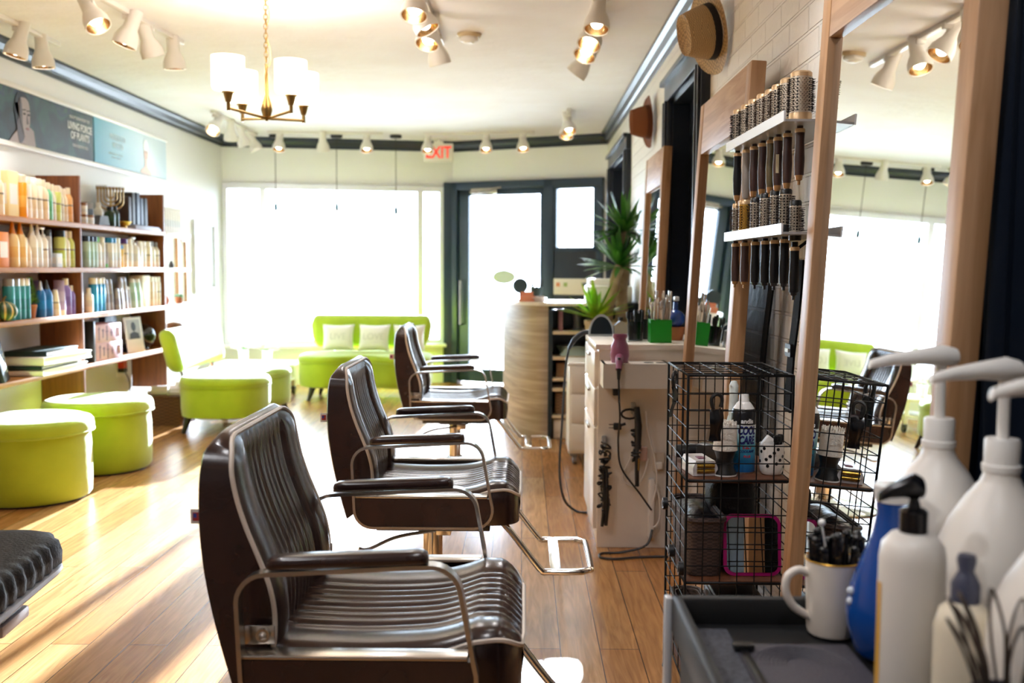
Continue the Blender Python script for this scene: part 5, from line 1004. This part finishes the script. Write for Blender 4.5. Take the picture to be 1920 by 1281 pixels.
Lw = [(2.581, .0150, .092, silver_b, hblack, 'k', 'slim black-handled brush hanging lowest at the near end of the lower shelf', .022), (2.658, .0165, .105, silver_b, hblack, 'k', 'black-capped silver brush second along the lower shelf', 0), (2.737, .0150, .108, silver_b, hblack, 'k', 'black-handled brush with a pale end tag third along the lower shelf', 0),
      (2.816, .0180, .105, silver_b, hblack, 'k', 'black-handled brush fourth along the lower shelf', 0), (2.905, .0170, .10, silver_b, hblack, 'k', 'black-handled brush fifth along the lower shelf, beside the gold one', 0), (3.005, .0205, .10, gold_b, hbrown, 'g', 'gold-barrelled brush with brown handle on the lower shelf', 0), (3.10, .012, .095, silver_b, hbrown, 'g', 'thin dark red brush last on the lower shelf', 0)]
for i, (y, r, hb, ba, hn, tp, lab, dr) in enumerate(Lw):
    t = brush(lab, y, BX(y), ZS[1]+.003, r, hb, .125, ba, brist if i < 5 else brist2, hn, tipk if hn == hblack else tipm, tp, GL, dr, 20+i)
    if i == 2: b = MB(); b.box((0, -.0105, -.118), (.006, .0014, .016)); b.build('end_tag', mat('pale_metal', 'd4cfc7', .3, .5), t, None)
webm = mat('black_webbing', '0a0a0d', .8, bump=(200, .2), spec=.15)
def strap(label, y, pts, w, buckle=None):
    t = thing('hanging_strap', label, 'strap', (.775, y, 1.2), 0, 'black straps on the brick wall'); b = MB(); b.bar([(a, yy, z) for a, yy, z in smooth_path(pts, 5)], w, .006, wdir=(0, 1, 0)); b.build('webbing', webm, t, 30)
    b = MB(); b.tube([(.045, 0, .075), (.015, 0, .08), (-.01, 0, .06), (-.008, 0, .03), (.004, 0, .02)], .005); b.build('wall_hook', black_sat, t)
    if buckle: b = MB(); b.M = Matrix.Translation(buckle); b.prism(rrect(-.028, -.018, .028, .018, .006), -.006, .004, lambda y, z, x: (x, y, z)); b.build('buckle', black_pl, t); b = MB(); b.M = Matrix.Translation(buckle); b.box((-.008, 0, 0), (.004, .034, .010)); b.build('buckle_slot', mat('pale_metal', 'd4cfc7', .3, .5), t, None)
strap('broad black strap hanging nearer the wooden mirror stile of the station', 3.10, [(-.005, -.02, .04), (-.006, .0, -.06), (-.01, .04, -.2), (-.015, .07, -.38), (-.02, .09, -.55)], .055)
strap('black strap with a white slotted buckle hanging over the wire rack', 2.80, [(-.005, -.02, .03), (-.006, -.01, -.06), (-.01, .0, -.15), (-.014, .02, -.25), (-.02, .02, -.40)], .06, (-.018, .022, -.225))
t = thing('hanging_strap', 'thin black strap ends dangling beside the buckled strap', 'strap', (.775, 2.74, 1.05), 0, 'black straps on the brick wall'); b = MB(); b.bar([(0, 0, .1), (-.005, -.005, -.02), (-.01, .0, -.16), (-.012, .01, -.4)], .03, .004); b.build('webbing', webm, t)

# ------------------------------------------------------------------ black wire rack and its contents
rk = thing('wire_rack', 'black wire grid rack of stacked cubes with wooden shelves', 'rack', (.435, 2.60, 0))
RW, RD = .275, .35; LV = (.10, .37, .645, .925); rw = .0017
b = MB()
for x in (0, RW):
    for y in (0, RD): b.cyl((x, y, .004), (x, y, LV[3]), .0036, n=8)
for z in (LV[0], LV[1], LV[2], LV[3]):
    b.tube([(0, 0, z), (RW, 0, z), (RW, RD, z), (0, RD, z)], .0036, 6, True)
for x in (0, RW):
    for y in (0, RD): b.lathe([(0, 0), (.007, 0), (.006, .008), (0, .008)], 8, (x, y, 0))
b.build('frame', black_sat, rk, 60)
def panel(name, o, ux, uy, lx, ly, nx, ny):
    b = MB(); o, ux, uy = Vector(o), Vector(ux), Vector(uy)
    for i in range(nx+1): p = o+ux*(lx*i/nx); b.cyl(p, p+uy*ly, rw, n=5)
    for j in range(ny+1): p = o+uy*(ly*j/ny); b.cyl(p, p+ux*lx, rw, n=5)
    b.build(name, black_sat, rk, 60)
for z0, z1 in ((.10, .37), (.37, .645), (.645, .925)):
    panel('front_grid', (0, 0, z0), (1, 0, 0), (0, 0, 1), RW, z1-z0, 6, 6); panel('side_grid', (0, 0, z0), (0, 1, 0), (0, 0, 1), RD, z1-z0, 4, 6)
    panel('side_grid', (RW, 0, z0), (0, 1, 0), (0, 0, 1), RD, z1-z0, 4, 6); panel('rear_grid', (0, RD, z0), (1, 0, 0), (0, 0, 1), RW, z1-z0, 6, 6)
panel('top_grid', (0, 0, LV[3]), (1, 0, 0), (0, 1, 0), RW, RD, 6, 7)
for z in LV[:3]: b = MB(); b.box((RW/2, RD/2, z-.001), (RW-.012, RD-.012, .012), .002); b.build('shelf_board', wood('rack_walnut', '6b3f26', '54301c', 1), rk, 30)
for (x, y, z) in ((-.006, .03, .40), (-.006, .20, .40), (-.006, .335, .505)): b = MB(); b.cyl((x-.008, y, z), (x+.006, y, z), .018, n=18); b.cyl((x-.010, y, z), (x-.007, y, z), .010, n=12); b.build('grid_connector', black_pl, rk)
Z1 = LV[2]+.0065; Z2 = LV[1]+.0065; Z3 = LV[0]+.0065
# spray can
t = thing('spray_can', 'blue and white clipper spray can behind the wire grid', 'spray can', (.604, 2.70, Z1))
cw = mat('can_white', 'eceae6', .3); ck = mat('can_black', '15161b', .3); blu = poster_mat('can_blue', [(0, '1c62a8'), (.25, '2584c2'), (.55, '4db3cf'), (.8, 'b9dbe2'), (1, 'e8eeee')], 2); blu.node_tree.nodes['Principled BSDF'].inputs['Roughness'].default_value = .3
cr = .033
b = MB(); b.lathe([(0, 0), (cr*.94, 0), (cr, .004), (cr, .132), (0, .132)], 32); b.build('can_body', blu, t, 40)
b = MB(); b.lathe([(0, .132), (cr, .132), (cr, .160), (cr*.9, .172), (cr*.85, .174), (0, .174)], 32); b.build('dark_band', ck, t, 40)
b = MB(); b.lathe([(0, .174), (cr*.86, .174), (cr*.6, .188), (.014, .193), (.012, .212), (.010, .214), (0, .214)], 24); b.build('dome_and_nozzle', cw, t, 40)
b = MB(); b.lathe([(0, -.001), (cr*.98, -.001), (cr*.99, .003), (0, .003)], 28); b.build('rim', steel, t)
CM = lambda z: Matrix.Rotation(R(6), 4, 'Z') @ frameM((0, -cr-.0004, z), (1, 0, 0), (0, 0, 1))
ink = mat('label_navy', '14206e', .4); inkw = mat('label_white', 'f3f3f3', .4); inkr = mat('label_red', 'b5303a', .4)
text('brand_lettering', 'andis', .017, inkw, t, CM(.142), .0003, bend=cr, sx=1.0, bold=.0006)
text('title_lettering', 'COOL\nCARE', .030, ink, t, CM(.103), .0003, bend=cr, sx=.60, shear=.18, bold=.0014, spacing=.86)
text('small_lettering', '5-in-1', .011, inkr, t, CM(.070), .0003, bend=cr, shear=.2, bold=.0004); text('small_lettering', 'COOLANT', .009, ink, t, CM(.060), .0003, bend=cr, shear=.2, bold=.0003); text('small_lettering', 'PLUS', .009, inkr, t, CM(.046), .0003, bend=cr, shear=.2, bold=.0003)
# brushes, clippers, shavers, mug
t = thing('neck_duster', 'round duster brush with white bristles on a black waisted base', 'brush', (.546, 2.655, Z1)); t.scale = (1.18, 1.18, .97)
b = MB(); b.lathe([(0, 0), (.027, 0), (.026, .008), (.021, .02), (.019, .045), (.0245, .066), (.0275, .07), (0, .07)], 26); b.build('handle', black_pl, t, 45); b = MB(); b.lathe([(0, 0), (.0275, -.0005), (.0275, .003), (0, .003)], 26); b.build('base_ring', cw, t)
b = MB()
b.lathe([(0, .07), (.028, .07), (.0265, .085), (.0255, .136), (.024, .141), (.01, .144), (0, .145)], 48)
for i in range(60): a = i*2.4; q = .025*math.sqrt((i+.5)/60); b.cyl((q*math.cos(a), q*math.sin(a), .139), (q*1.03*math.cos(a), q*1.03*math.sin(a), .147+.002*(i % 3)), .0022, .0012, 5)
b.build('bristles', mat('white_bristles', 'ece5da', .8, bump=(300, .4)), t, 50)
t = thing('shaver', 'white electric shaver with two gold foils lying on the rack', 'shaver', (.483, 2.69, Z1), R(8))
b = MB(); b.prism([(-.034, 0), (.034, 0), (.034, .022), (.026, .040), (-.026, .040), (-.034, .022)], -.055, .055, lambda x, z, y: (x, y, z)); b.build('body', mat('pearl_plastic', 'd9d2d0', .25, coat=.3), t, 30)
for z in (.010, .024): b = MB(); b.cyl((-.024, -.056, z+.003), (.024, -.056, z+.003), .0058, n=12); b.build('gold_foil', mat('gold_foil', 'b08d3f', .25, 1), t)
b = MB(); b.box((0, -.01, .041), (.02, .03, .003), .001); b.build('switch', mat('wine_switch', '6a2740', .4), t)
t = thing('hair_clipper', 'black hair clipper lying behind the white shaver', 'clipper', (.535, 2.88, Z1), R(-84)); b = MB(); b.lathe([(0, -.09), (.018, -.088), (.022, -.05), (.019, .0), (.024, .05), (.024, .075), (0, .075)], 18, (0, 0, .0235), axis=(0, 1, 0)); b.build('body', black_pl, t, 45); b = MB(); b.box((0, .085, .02), (.04, .025, .012), .002); b.build('blade', steel, t, 30)
t = thing('hair_clipper', 'black clipper with silver diamond trim beside the duster brush', 'clipper', (.545, 2.79, Z1), R(35)); b = MB(); b.box((0, 0, .03), (.045, .12, .055), .014); b.build('body', black_pl, t, 40); b = MB(); b.prism([(-.018, 0), (0, -.018), (.018, 0), (0, .018)], .0575, .060); b.build('trim', chrome, t); b = MB(); b.box((0, -.065, .03), (.038, .016, .02), .002); b.build('blade', steel, t, 30)
t = thing('nozzle_bottle', 'slim pale bottle with long rounded cap behind the spray can', 'bottle', (.595, 2.79, Z1)); b = MB(); b.lathe([(0, 0), (.022, 0), (.022, .11), (.015, .14), (0, .14)], 20); b.build('body', mat('frost_plastic', 'cfdad6', .35), t, 40); b = MB(); b.lathe([(0, .138), (.014, .138), (.012, .20), (.013, .225), (.008, .238), (0, .24)], 18); b.build('cap', mat('pale_cap', 'dfe6e2', .3), t, 40)
t = thing('spotted_mug', 'white cup with black dots holding guards and clips', 'cup', (.676, 2.675, Z1))
mr, mh = .033, .083; b = MB(); b.lathe([(0, 0), (mr*.78, 0), (mr*.92, .008), (mr, .025), (mr, mh), (mr*.93, mh), (mr*.9, .01), (0, .01)], 36); cup = b.build('cup', mat('white_ceramic', 'ebe4db', .2, coat=.3), t, 40)
b = MB()
for i in range(26):
    a = -PI/2+(-1.5+3*((i*.382) % 1))*1.9; z = .020+.056*((i*.271+.13) % 1); cxm = Matrix.Rotation(a, 4, 'Z') @ frameM((mr+.0003, 0, z), (0, 1, 0), (0, 0, 1)); b.M = cxm; b.prism(el_(0, 0, .0045, .0045, 14), -.0004, .0004)
b.build('dots', mat('black_dot', '131313', .3), cup, None)
b = MB(); b.M = Matrix.Translation((-.012, -.008, .085)) @ Matrix.Rotation(R(38), 4, 'Y'); b.box((0, 0, 0), (.028, .02, .034), .003); b.build('clipper_guard', cw, t, 30)
b = MB(); rnd = random.Random(2)
for i in range(12): x, y = rnd.uniform(-.004, .022), rnd.uniform(-.018, .018); b.cyl((x, y, .05), (x*1.3, y*1.3, .088+.02*rnd.random()), .004, .003, 6); b.box((x*1.3, y*1.3, .096), (.012, .006, .016), .002)
b.build('clips', black_pl, t, 40)
def hang_clip(label, loc, rz):
    t = thing('hair_clip', label, 'hair clip', loc, rz, 'black clips on the wire rack'); b = MB()
    b.tube(smooth_path([(.010, 0, -.022), (.014, 0, -.008), (.012, 0, .006), (0, 0, .012), (-.012, 0, .005), (-.014, 0, -.01), (-.008, 0, -.03)]), .0052, 8); b.build('hook', black_pl, t)
    b = MB(); b.grid(lambda u, v: ((u-.5)*.034*(1+.12*math.sin(2*PI*v)), -.006*math.sin(2*PI*v*.8)+.003*(abs(u-.5)*2)**2, -.028-.085*v), 7, 14); b.grid(lambda u, v: ((u-.5)*.034*(1+.12*math.sin(2*PI*v)), .003-.006*math.sin(2*PI*v*.8), -.028-.085*v), 7, 14); b.build('jaw', mat('gloss_black', '0e0e12', .2), t, 60)
hang_clip('black sectioning clip hanging on the side grid of the rack', (.424, 2.76, .905), R(60)); hang_clip('black sectioning clip hanging on the front grid by the duster brush', (.508, 2.588, .865), R(8))
# middle shelf
bt = basket('dark wicker basket on the middle shelf of the wire rack', (.495, 2.775, Z2), .105, .30, .155, wicker('dark_wicker', '4a3a35', 150), .007, 1.12)
simple('tool_pouch', 'black leather pouch filling the dark wicker basket', 'pouch', (.495, 2.775, Z2+.10), lambda b: b.grid(lambda u, v: ((u-.5)*.085, (v-.5)*.27, .045+.028*math.sin(PI*u)*math.sin(PI*v)+.006*math.sin(9*v)), 9, 14), mat('black_hide', '16161a', .3, bump=(60, .4)), None, 60)
t = thing('hand_mirror', 'square hand mirror with a magenta rim leaning on the rack grid', 'mirror', (.625, 2.645, Z2)); mag = mat('magenta_rim', 'a31664', .3)
b = MB(); b.M = Matrix.Rotation(R(-9), 4, 'X'); b.prism(rrect(-.078, .0, .078, .165, .028, 7), .0, .012, lambda x, z, y: (x, y, z)); b.build('rim', mag, t, 40); b = MB(); b.M = Matrix.Rotation(R(-9), 4, 'X'); b.prism(rrect(-.069, .009, .069, .156, .022, 7), -.0015, .0, lambda x, z, y: (x, y, z)); b.build('mirror_face', mirror_m, t, None)
simple('tool_bag', 'black bag with magenta piping behind the square mirror', 'bag', (.60, 2.84, Z2), lambda b: b.box((0, 0, .115), (.13, .13, .23), .03, 0, 3), mat('black_nylon', '131318', .6, bump=(180, .3)))
simple('bag_buckle', 'small metal plate on the black bag', 'plate', (.50, 2.65, .59), lambda b: b.box((0, 0, 0), (.028, .004, .016), .001), steel) if False else None
# lower shelf
simple('storage_bin', 'black lidded bin on the bottom shelf of the rack', 'bin', (.60, 2.78, Z3), lambda b: (b.box((0, 0, .09), (.12, .26, .18), .012), b.box((0, 0, .19), (.13, .27, .02), .006)), black_pl)
basket('brown wicker basket low down at the corner of the wire rack', (.487, 2.775, Z3), .085, .28, .15, wicker('mid_wicker', '5d4a40', 150), .006, 1.1)

# ------------------------------------------------------------------ trolley in the foreground and everything on it
tr = thing('trolley', 'black plastic salon trolley with a deep top tray', 'trolley', (0, 0, 0))
TX0, TX1, TY0, TY1, TZR, TZF = .235, .80, .70, 1.535, .685, .650
graphite = mat('graphite_plastic', '101011', .5, bump=(200, .05))
b = MB(); b.box(((TX0+TX1)/2, (TY0+TY1)/2, TZF-.008), (TX1-TX0, TY1-TY0, .016), .004)
for x in (TX0+.009, TX1-.009): b.box((x, (TY0+TY1)/2, (TZR+TZF)/2-.004), (.018, TY1-TY0, TZR-TZF+.022), .006)
for y in (TY0+.009, TY1-.009): b.box(((TX0+TX1)/2, y, (TZR+TZF)/2-.004), (TX1-TX0, .018, TZR-TZF+.022), .006)
b.build('top_tray', graphite, tr, 30)
b = MB(); b.box((TX0-.004, TY1-.004, .40), (.012, .02, .58), .003); b.build('corner_post', mat('window_lit_metal_edge', 'cfd2d8', .3, .4), tr, 30)  # pale colour carries the window light along this corner edge
b = MB(); b.box(((TX0+TX1)/2, (TY0+TY1)/2, .40), (TX1-TX0-.04, TY1-TY0-.04, .46), .006); b.build('drawer_block', black_pl, tr, 30)
for k in range(3): b = MB(); b.box((TX0+.016, (TY0+TY1)/2, .25+.15*k), (.012, TY1-TY0-.08, .13), .004); b.build('drawer', graphite, tr, 30)
for x in (TX0+.05, TX1-.05):
    for y in (TY0+.06, TY1-.06): b = MB(); b.cyl((x-.012, y, .035), (x+.012, y, .035), .035, n=16); b.cyl((x, y, .05), (x, y, .17), .012); b.build('caster', black_pl, tr)
ridge = mat('grey_ridged_rubber', '46434a', .6, bump=(220, .3))
simple('ridged_mat', 'grey ridged rubber mat lying in the tray', 'mat', (.39, 1.22, TZF), lambda b: (b.box((0, 0, .004), (.17, .40, .008), .003), [b.tube([(.006*k*math.cos(a*PI/10)+.0, .12+.006*k*math.sin(a*PI/10), .0085) for a in range(0, 11)], .001, 4) for k in range(4, 12)]), ridge)
simple('tray_liner', 'dark speckled liner strip along the rim of the tray', 'liner', (.285, 1.20, TZF), lambda b: b.box((0, 0, .004), (.055, .56, .008), .003), mat('speckled_liner', '2e3036', .7, vary=(160, '4a4c55')))
simple('comb_spine', 'long black comb lying between liner and ridged mat', 'comb', (.318, 1.22, TZF+.0005), lambda b: (b.box((.0, 0, .006), (.012, .36, .012), .003), b.box((0, .17, .014), (.03, .016, .01), .003)), black_pl)
t = thing('bristle_comb', 'black brush with rows of knobbed pins lying in the tray', 'brush', (.505, 1.17, TZF), R(-12)); b = MB(); b.box((0, 0, .009), (.035, .34, .018), .006); b.build('back', black_pl, t, 40)
b = MB()
for i in range(15):
    for x in (-.012, .012): b.cyl((x, -.16+.0225*i, .016), (x, -.16+.0225*i, .028), .002, n=6); b.ball((x, -.16+.0225*i, .03), .0042, 8, 5)
b.build('pins', mat('pin_grey', '4b4e55', .3), t)
# mug with clips
t = thing('coffee_mug', 'white mug full of black hair clips standing in the tray', 'mug', (.470, 1.48, TZF+.004)); cer = mat('cream_ceramic', 'e9ded0', .3, coat=.3)
b = MB(); b.lathe([(0, 0), (.034, 0), (.036, .006), (.0385, .06), (.0405, .112), (.0385, .112), (.036, .06), (.033, .01), (0, .01)], 36); b.build('cup', cer, t, 45)
b = MB(); b.tube([(.0405*math.cos(2*PI*i/40), .0405*math.sin(2*PI*i/40), .1125) for i in range(40)], .0012, 5, True); b.build('gold_rim', mat('gold_line', 'c79a3a', .3, .6), t)
b = MB(); b.tube(smooth_path([(-.037, -.004, .092), (-.055, -.006, .097), (-.070, -.007, .085), (-.071, -.007, .062), (-.058, -.006, .040), (-.036, -.004, .026)]), .0062, 10); b.build('handle', cer, t)
rnd = random.Random(11)
for i in range(13):
    a = rnd.uniform(0, 2*PI); q = rnd.uniform(.004, .027); p = Vector((q*math.cos(a), q*math.sin(a), .07)); e = p*1.35+Vector((0, 0, .034+.026*rnd.random())); b = MB(); b.tube([p, (p+e)/2, e], [.006, .007, .005], 8); b.ball(e, .007, 8, 6); b.box(e+Vector((.004, 0, -.012)), (.016, .008, .02), .003, rnd.uniform(0, 3)); b.build('clip', mat('gloss_black', '0e0e12', .2), t)
b = MB(); b.tube([(.02, -.005, .10), (.05, -.02, .128), (.085, -.03, .150)], .003, 6); b.build('metal_pin', steel, t); b = MB(); b.ball((-.018, .0, .168), .0055, 10, 7); b.cyl((-.01, 0, .12), (-.018, 0, .166), .0015, n=5); b.build('pearl_pin', cw, t)
t = thing('shaving_brush', 'brown bristled round brush leaning between mug and blue bottle', 'brush', (.515, 1.44, TZF)); b = MB(); b.lathe([(0, 0), (.014, .0), (.011, .03), (.014, .06), (0, .06)], 16); b.build('handle', black_pl, t, 45); b = MB(); b.lathe([(0, .06), (.014, .06), (.027, .095), (.025, .112), (.012, .12), (0, .121)], 22); b.build('bristles', mat('badger_bristles', '8b6f52', .9, bump=(200, .6), vary=(60, '6a5038')), t, 60)
# blue spray flask
t = thing('blue_bottle', 'deep blue flask-shaped bottle with a white measuring cap', 'bottle', (.522, 1.385, TZF))
b = MB(); b.lathe([(0, 0), (.034, 0), (.046, .012), (.0585, .05), (.060, .075), (.054, .108), (.040, .145), (.027, .18), (.0215, .21), (.023, .228), (0, .228)], 36); b.build('body', mat('blue_plastic', '0f4fa8', .18, trans=.25, coat=.3), t, 50)
b = MB(); b.lathe([(0, .228), (.0245, .228), (.027, .250), (.025, .252), (.02, .252), (0, .25)], 30); b.build('cap', cw, t, 40); b = MB(); b.lathe([(.0255, .240), (.0264, .246), (.0261, .2465)], 30, cap=False); b.build('scale_marks', mat('grey_print2', '8b8f98', .5), t, None)
for z in (.10, .085): b = MB(); b.ball((-.057, -.004, z), .006, 10, 6); b.build('side_stud', mat('pale_stud', 'd8dde6', .2), t)
# white pump bottle
hdpe = mat('milky_plastic', 'ebe5dc', .38, sss=.15)
def pump_head(b, z, r, L, ang, h, stem):
    d = Vector((math.cos(ang), math.sin(ang), 0)); n = Vector((-d.y, d.x, 0))
    b.cyl((0, 0, z), (0, 0, z+h), stem, n=14)
    zz = z+h; ring = []
    for f, w, t_, dz in ((-.22, .30, .006, 0), (-.18, .9, .013, 0), (.0, 1.0, .016, 0), (.3, .8, .012, .001), (.7, .55, .0085, -.001), (.98, .42, .006, -.006), (1.0, .3, .004, -.008)):
        c = d*(L*f)+Vector((0, 0, zz+dz)); ring.append([b.v(c+n*(w*r)*math.cos(2*PI*k/12)+Vector((0, 0, t_*math.sin(2*PI*k/12)+t_*.6))) for k in range(12)])
    for p, q in zip(ring, ring[1:]):
        for k in range(12): b.f([p[k], p[(k+1) % 12], q[(k+1) % 12], q[k]])
    b.f(ring[0]); b.f(ring[-1])
t = thing('pump_bottle', 'tall white bottle with a black pump and yellow label edge', 'bottle', (.472, 1.185, TZF))
b = MB(); b.lathe([(0, 0), (.036, 0), (.0385, .006), (.0385, .205), (.036, .222), (.026, .234), (.016, .237), (0, .237)], 36); b.build('body', hdpe, t, 45)
b = MB(); b.lathe([(.0388, .02), (.0389, .175)], 40, cap=False)
bmesh.ops.delete(b.bm, geom=[f for f in b.bm.faces if not (2.45 < (math.atan2(f.calc_center_median().y, f.calc_center_median().x) % (2*PI)) < 3.3)], context='FACES'); b.build('label_edge', mat('yellow_label', 'e0a93a', .4), t, 50, fix=False)
b = MB(); b.lathe([(0, .236), (.0165, .236), (.0165, .262), (.012, .266), (.008, .267), (.006, .275), (0, .275)], 22); pump_head(b, .27, .013, .045, R(188), .013, .0055); b.build('pump', mat('gloss_black', '0e0e12', .2), t, 40)
# small lotion bottle
t = thing('lotion_bottle', 'small cream bottle with a slate grey cap beside the pump bottle', 'bottle', (.492, 1.085, TZF)); b = MB(); b.lathe([(0, 0), (.029, 0), (.0315, .005), (.0315, .155), (.027, .175), (.015, .186), (0, .186)], 32); b.build('body', mat('cream_plastic2', 'e8dcc3', .4, sss=.1), t, 45)
b = MB(); b.lathe([(0, .185), (.0155, .185), (.0155, .205), (.010, .216), (.008, .220), (.0105, .232), (.009, .238), (0, .238)], 22); b.build('cap', mat('slate_cap', '464a5e', .35), t, 45)
b = MB(); b.M = frameM((-.0046, -.0313, .075), (.99, -.14, 0), (0, 0, 1)); [b.prism([(-.012+.004*k, -.012+.01*(k % 3)), (-.006+.006*k, -.004+.008*(k % 2)), (-.010+.005*k, .004)], 0, .0006) for k in range(4)]; b.build('label_print', mat('sketch_print', '8d8a92', .5), t, None)
# gallon jugs with long pumps
def jug(label, loc, rz, ang, hh, body=.0, L=.10):
    t = thing('gallon_jug', label, 'jug', loc, rz, 'white gallon jugs'); b = MB(); prof = [(0, 0), (.070, 0), (.077, .008), (.078, .165), (.075, .19), (.062, .225), (.042, .258), (.026, .278), (.022, .288), (.022, .298), (0, .298)]
    b.lathe(prof, 40); b.build('body', hdpe, t, 50)
    b = MB(); b.tube(smooth_path([(.028, .035, .262), (.055, .060, .235), (.066, .068, .175), (.058, .058, .12)]), .011, 10); b.build('jug_handle', hdpe, t)
    b = MB(); b.lathe([(0, .294), (.0235, .294), (.024, .302), (.0215, .304), (.0215, .333), (.020, .336), (0, .336)], 26); pump_head(b, .333, .017, L, ang, hh, .0075); b.build('pump', white_pl, t, 45)
jug('white gallon jug whose pump spout reaches over the mirror frame, behind the other jugs', (.612, 1.455, TZF), 0, R(186), .085, L=.11)
jug('white gallon jug in the middle of the jugs, pump spout pointing to the mirror', (.618, 1.275, TZF), R(40), R(146), .083, L=.10)
jug('white gallon jug at the picture edge, closest to the wire clips', (.568, 1.015, TZF), R(30), R(150), .095, L=.09)
t = thing('dropper_tube', 'thin amber tube standing among the white jugs', 'tube', (.705, 1.16, TZF)); b = MB(); b.cyl((0, 0, 0), (0, 0, .40), .0085, n=16); b.build('tube', mat('amber_tube', 'd0b184', .3, trans=.2), t); b = MB(); b.cyl((0, 0, .40), (0, 0, .42), .011, n=16); b.build('tube_cap', white_pl, t)
t = thing('whisk_holder', 'dark holder of wire whisks and picks at the picture edge', 'holder', (.482, .955, TZF)); b = MB(); b.lathe([(0, 0), (.034, 0), (.040, .135), (.037, .135), (.031, .006), (0, .006)], 24); b.build('holder', mat('slate_cup', '33364a', .4), t, 40); rnd = random.Random(6)
for i in range(9):
    a = rnd.uniform(0, 2*PI); d = Vector((math.cos(a), math.sin(a)*.5, 0)); p = d*.02+Vector((0, 0, .10)); b = MB(); h = .20+.04*rnd.random(); w = .016
    n = Vector((-d.y, d.x, 0)); b.tube(smooth_path([p, d*.04+n*w+Vector((0, 0, h*.8)), d*.065+Vector((0, 0, h)), d*.04-n*w+Vector((0, 0, h*.8)), p]), .0017, 5); b.build('wire_loop', mat('dark_wire', '5d5148', .3, .8), t)
# black quilted seat of the stool at the picture edge
t = thing('salon_stool', 'black quilted stool seat reaching in at the picture edge', 'stool', (-1.455, 2.17, .025), R(6)); quilt = mat('black_quilt', '171413', .65, bump=(120, .2), spec=.3)
o = rrect(-.30, -.42, .30, .42, .13, 10); N = len(o); rings = []; b = MB()
dense = [];
for i in range(N):
    p, q = Vector(o[i]), Vector(o[(i+1) % N]); k = max(1, int((q-p).length/.012)); dense += [p.lerp(q, j/k) for j in range(k)]
for j, (kk, z) in enumerate(((.96, .405), (1.0, .412), (1.005, .44), (.985, .468), (.94, .480), (.85, .484), (.5, .487))):
    rings.append([b.v((p.x*kk*(1+(.012*math.sin(i*1.35) if 1 <= j <= 3 else 0)), p.y*kk*(1+(.010*math.sin(i*1.35) if 1 <= j <= 3 else 0)), z+(.004*math.sin(i*1.35) if 2 <= j <= 3 else 0))) for i, p in enumerate(dense)])
M_ = len(dense)
for p, q in zip(rings, rings[1:]):
    for i in range(M_): b.f([p[i], p[(i+1) % M_], q[(i+1) % M_], q[i]])
b.f(rings[0][::-1]); b.f(rings[-1]); b.build('seat_pad', quilt, t, 60)
b = MB(); b.tube([(p.x*.985, p.y*.985, .398) for p in dense[::2]], .011, 7, True); b.build('seat_rim', mat('grey_rim2', '8d8f98', .35), t)
b = MB(); b.box((0, 0, .385), (.46, .66, .02), .006); b.build('seat_plate', black_pl, t, 30)
b = MB(); b.box((.20, .02, .345), (.12, .30, .06), .02); b.build('mechanism_cover', black_pl, t, 40); b = MB(); b.box((.245, .10, .335), (.05, .16, .03), .008); b.build('white_lever_block', mat('lilac_white', 'd9d5e2', .3), t, 30); b = MB(); b.box((.258, -.03, .365), (.02, .09, .022), .004); b.build('name_plate', mat('lilac_white', 'd9d5e2', .3), t, 30)
b = MB(); b.cyl((0, 0, .03), (0, 0, .385), .03, n=20); b.build('gas_column', chrome, t); b = MB(); b.lathe([(0, -.025), (.27, -.025), (.27, -.012), (.06, .03), (.04, .06), (0, .06)], 40); b.build('base', chrome, t)
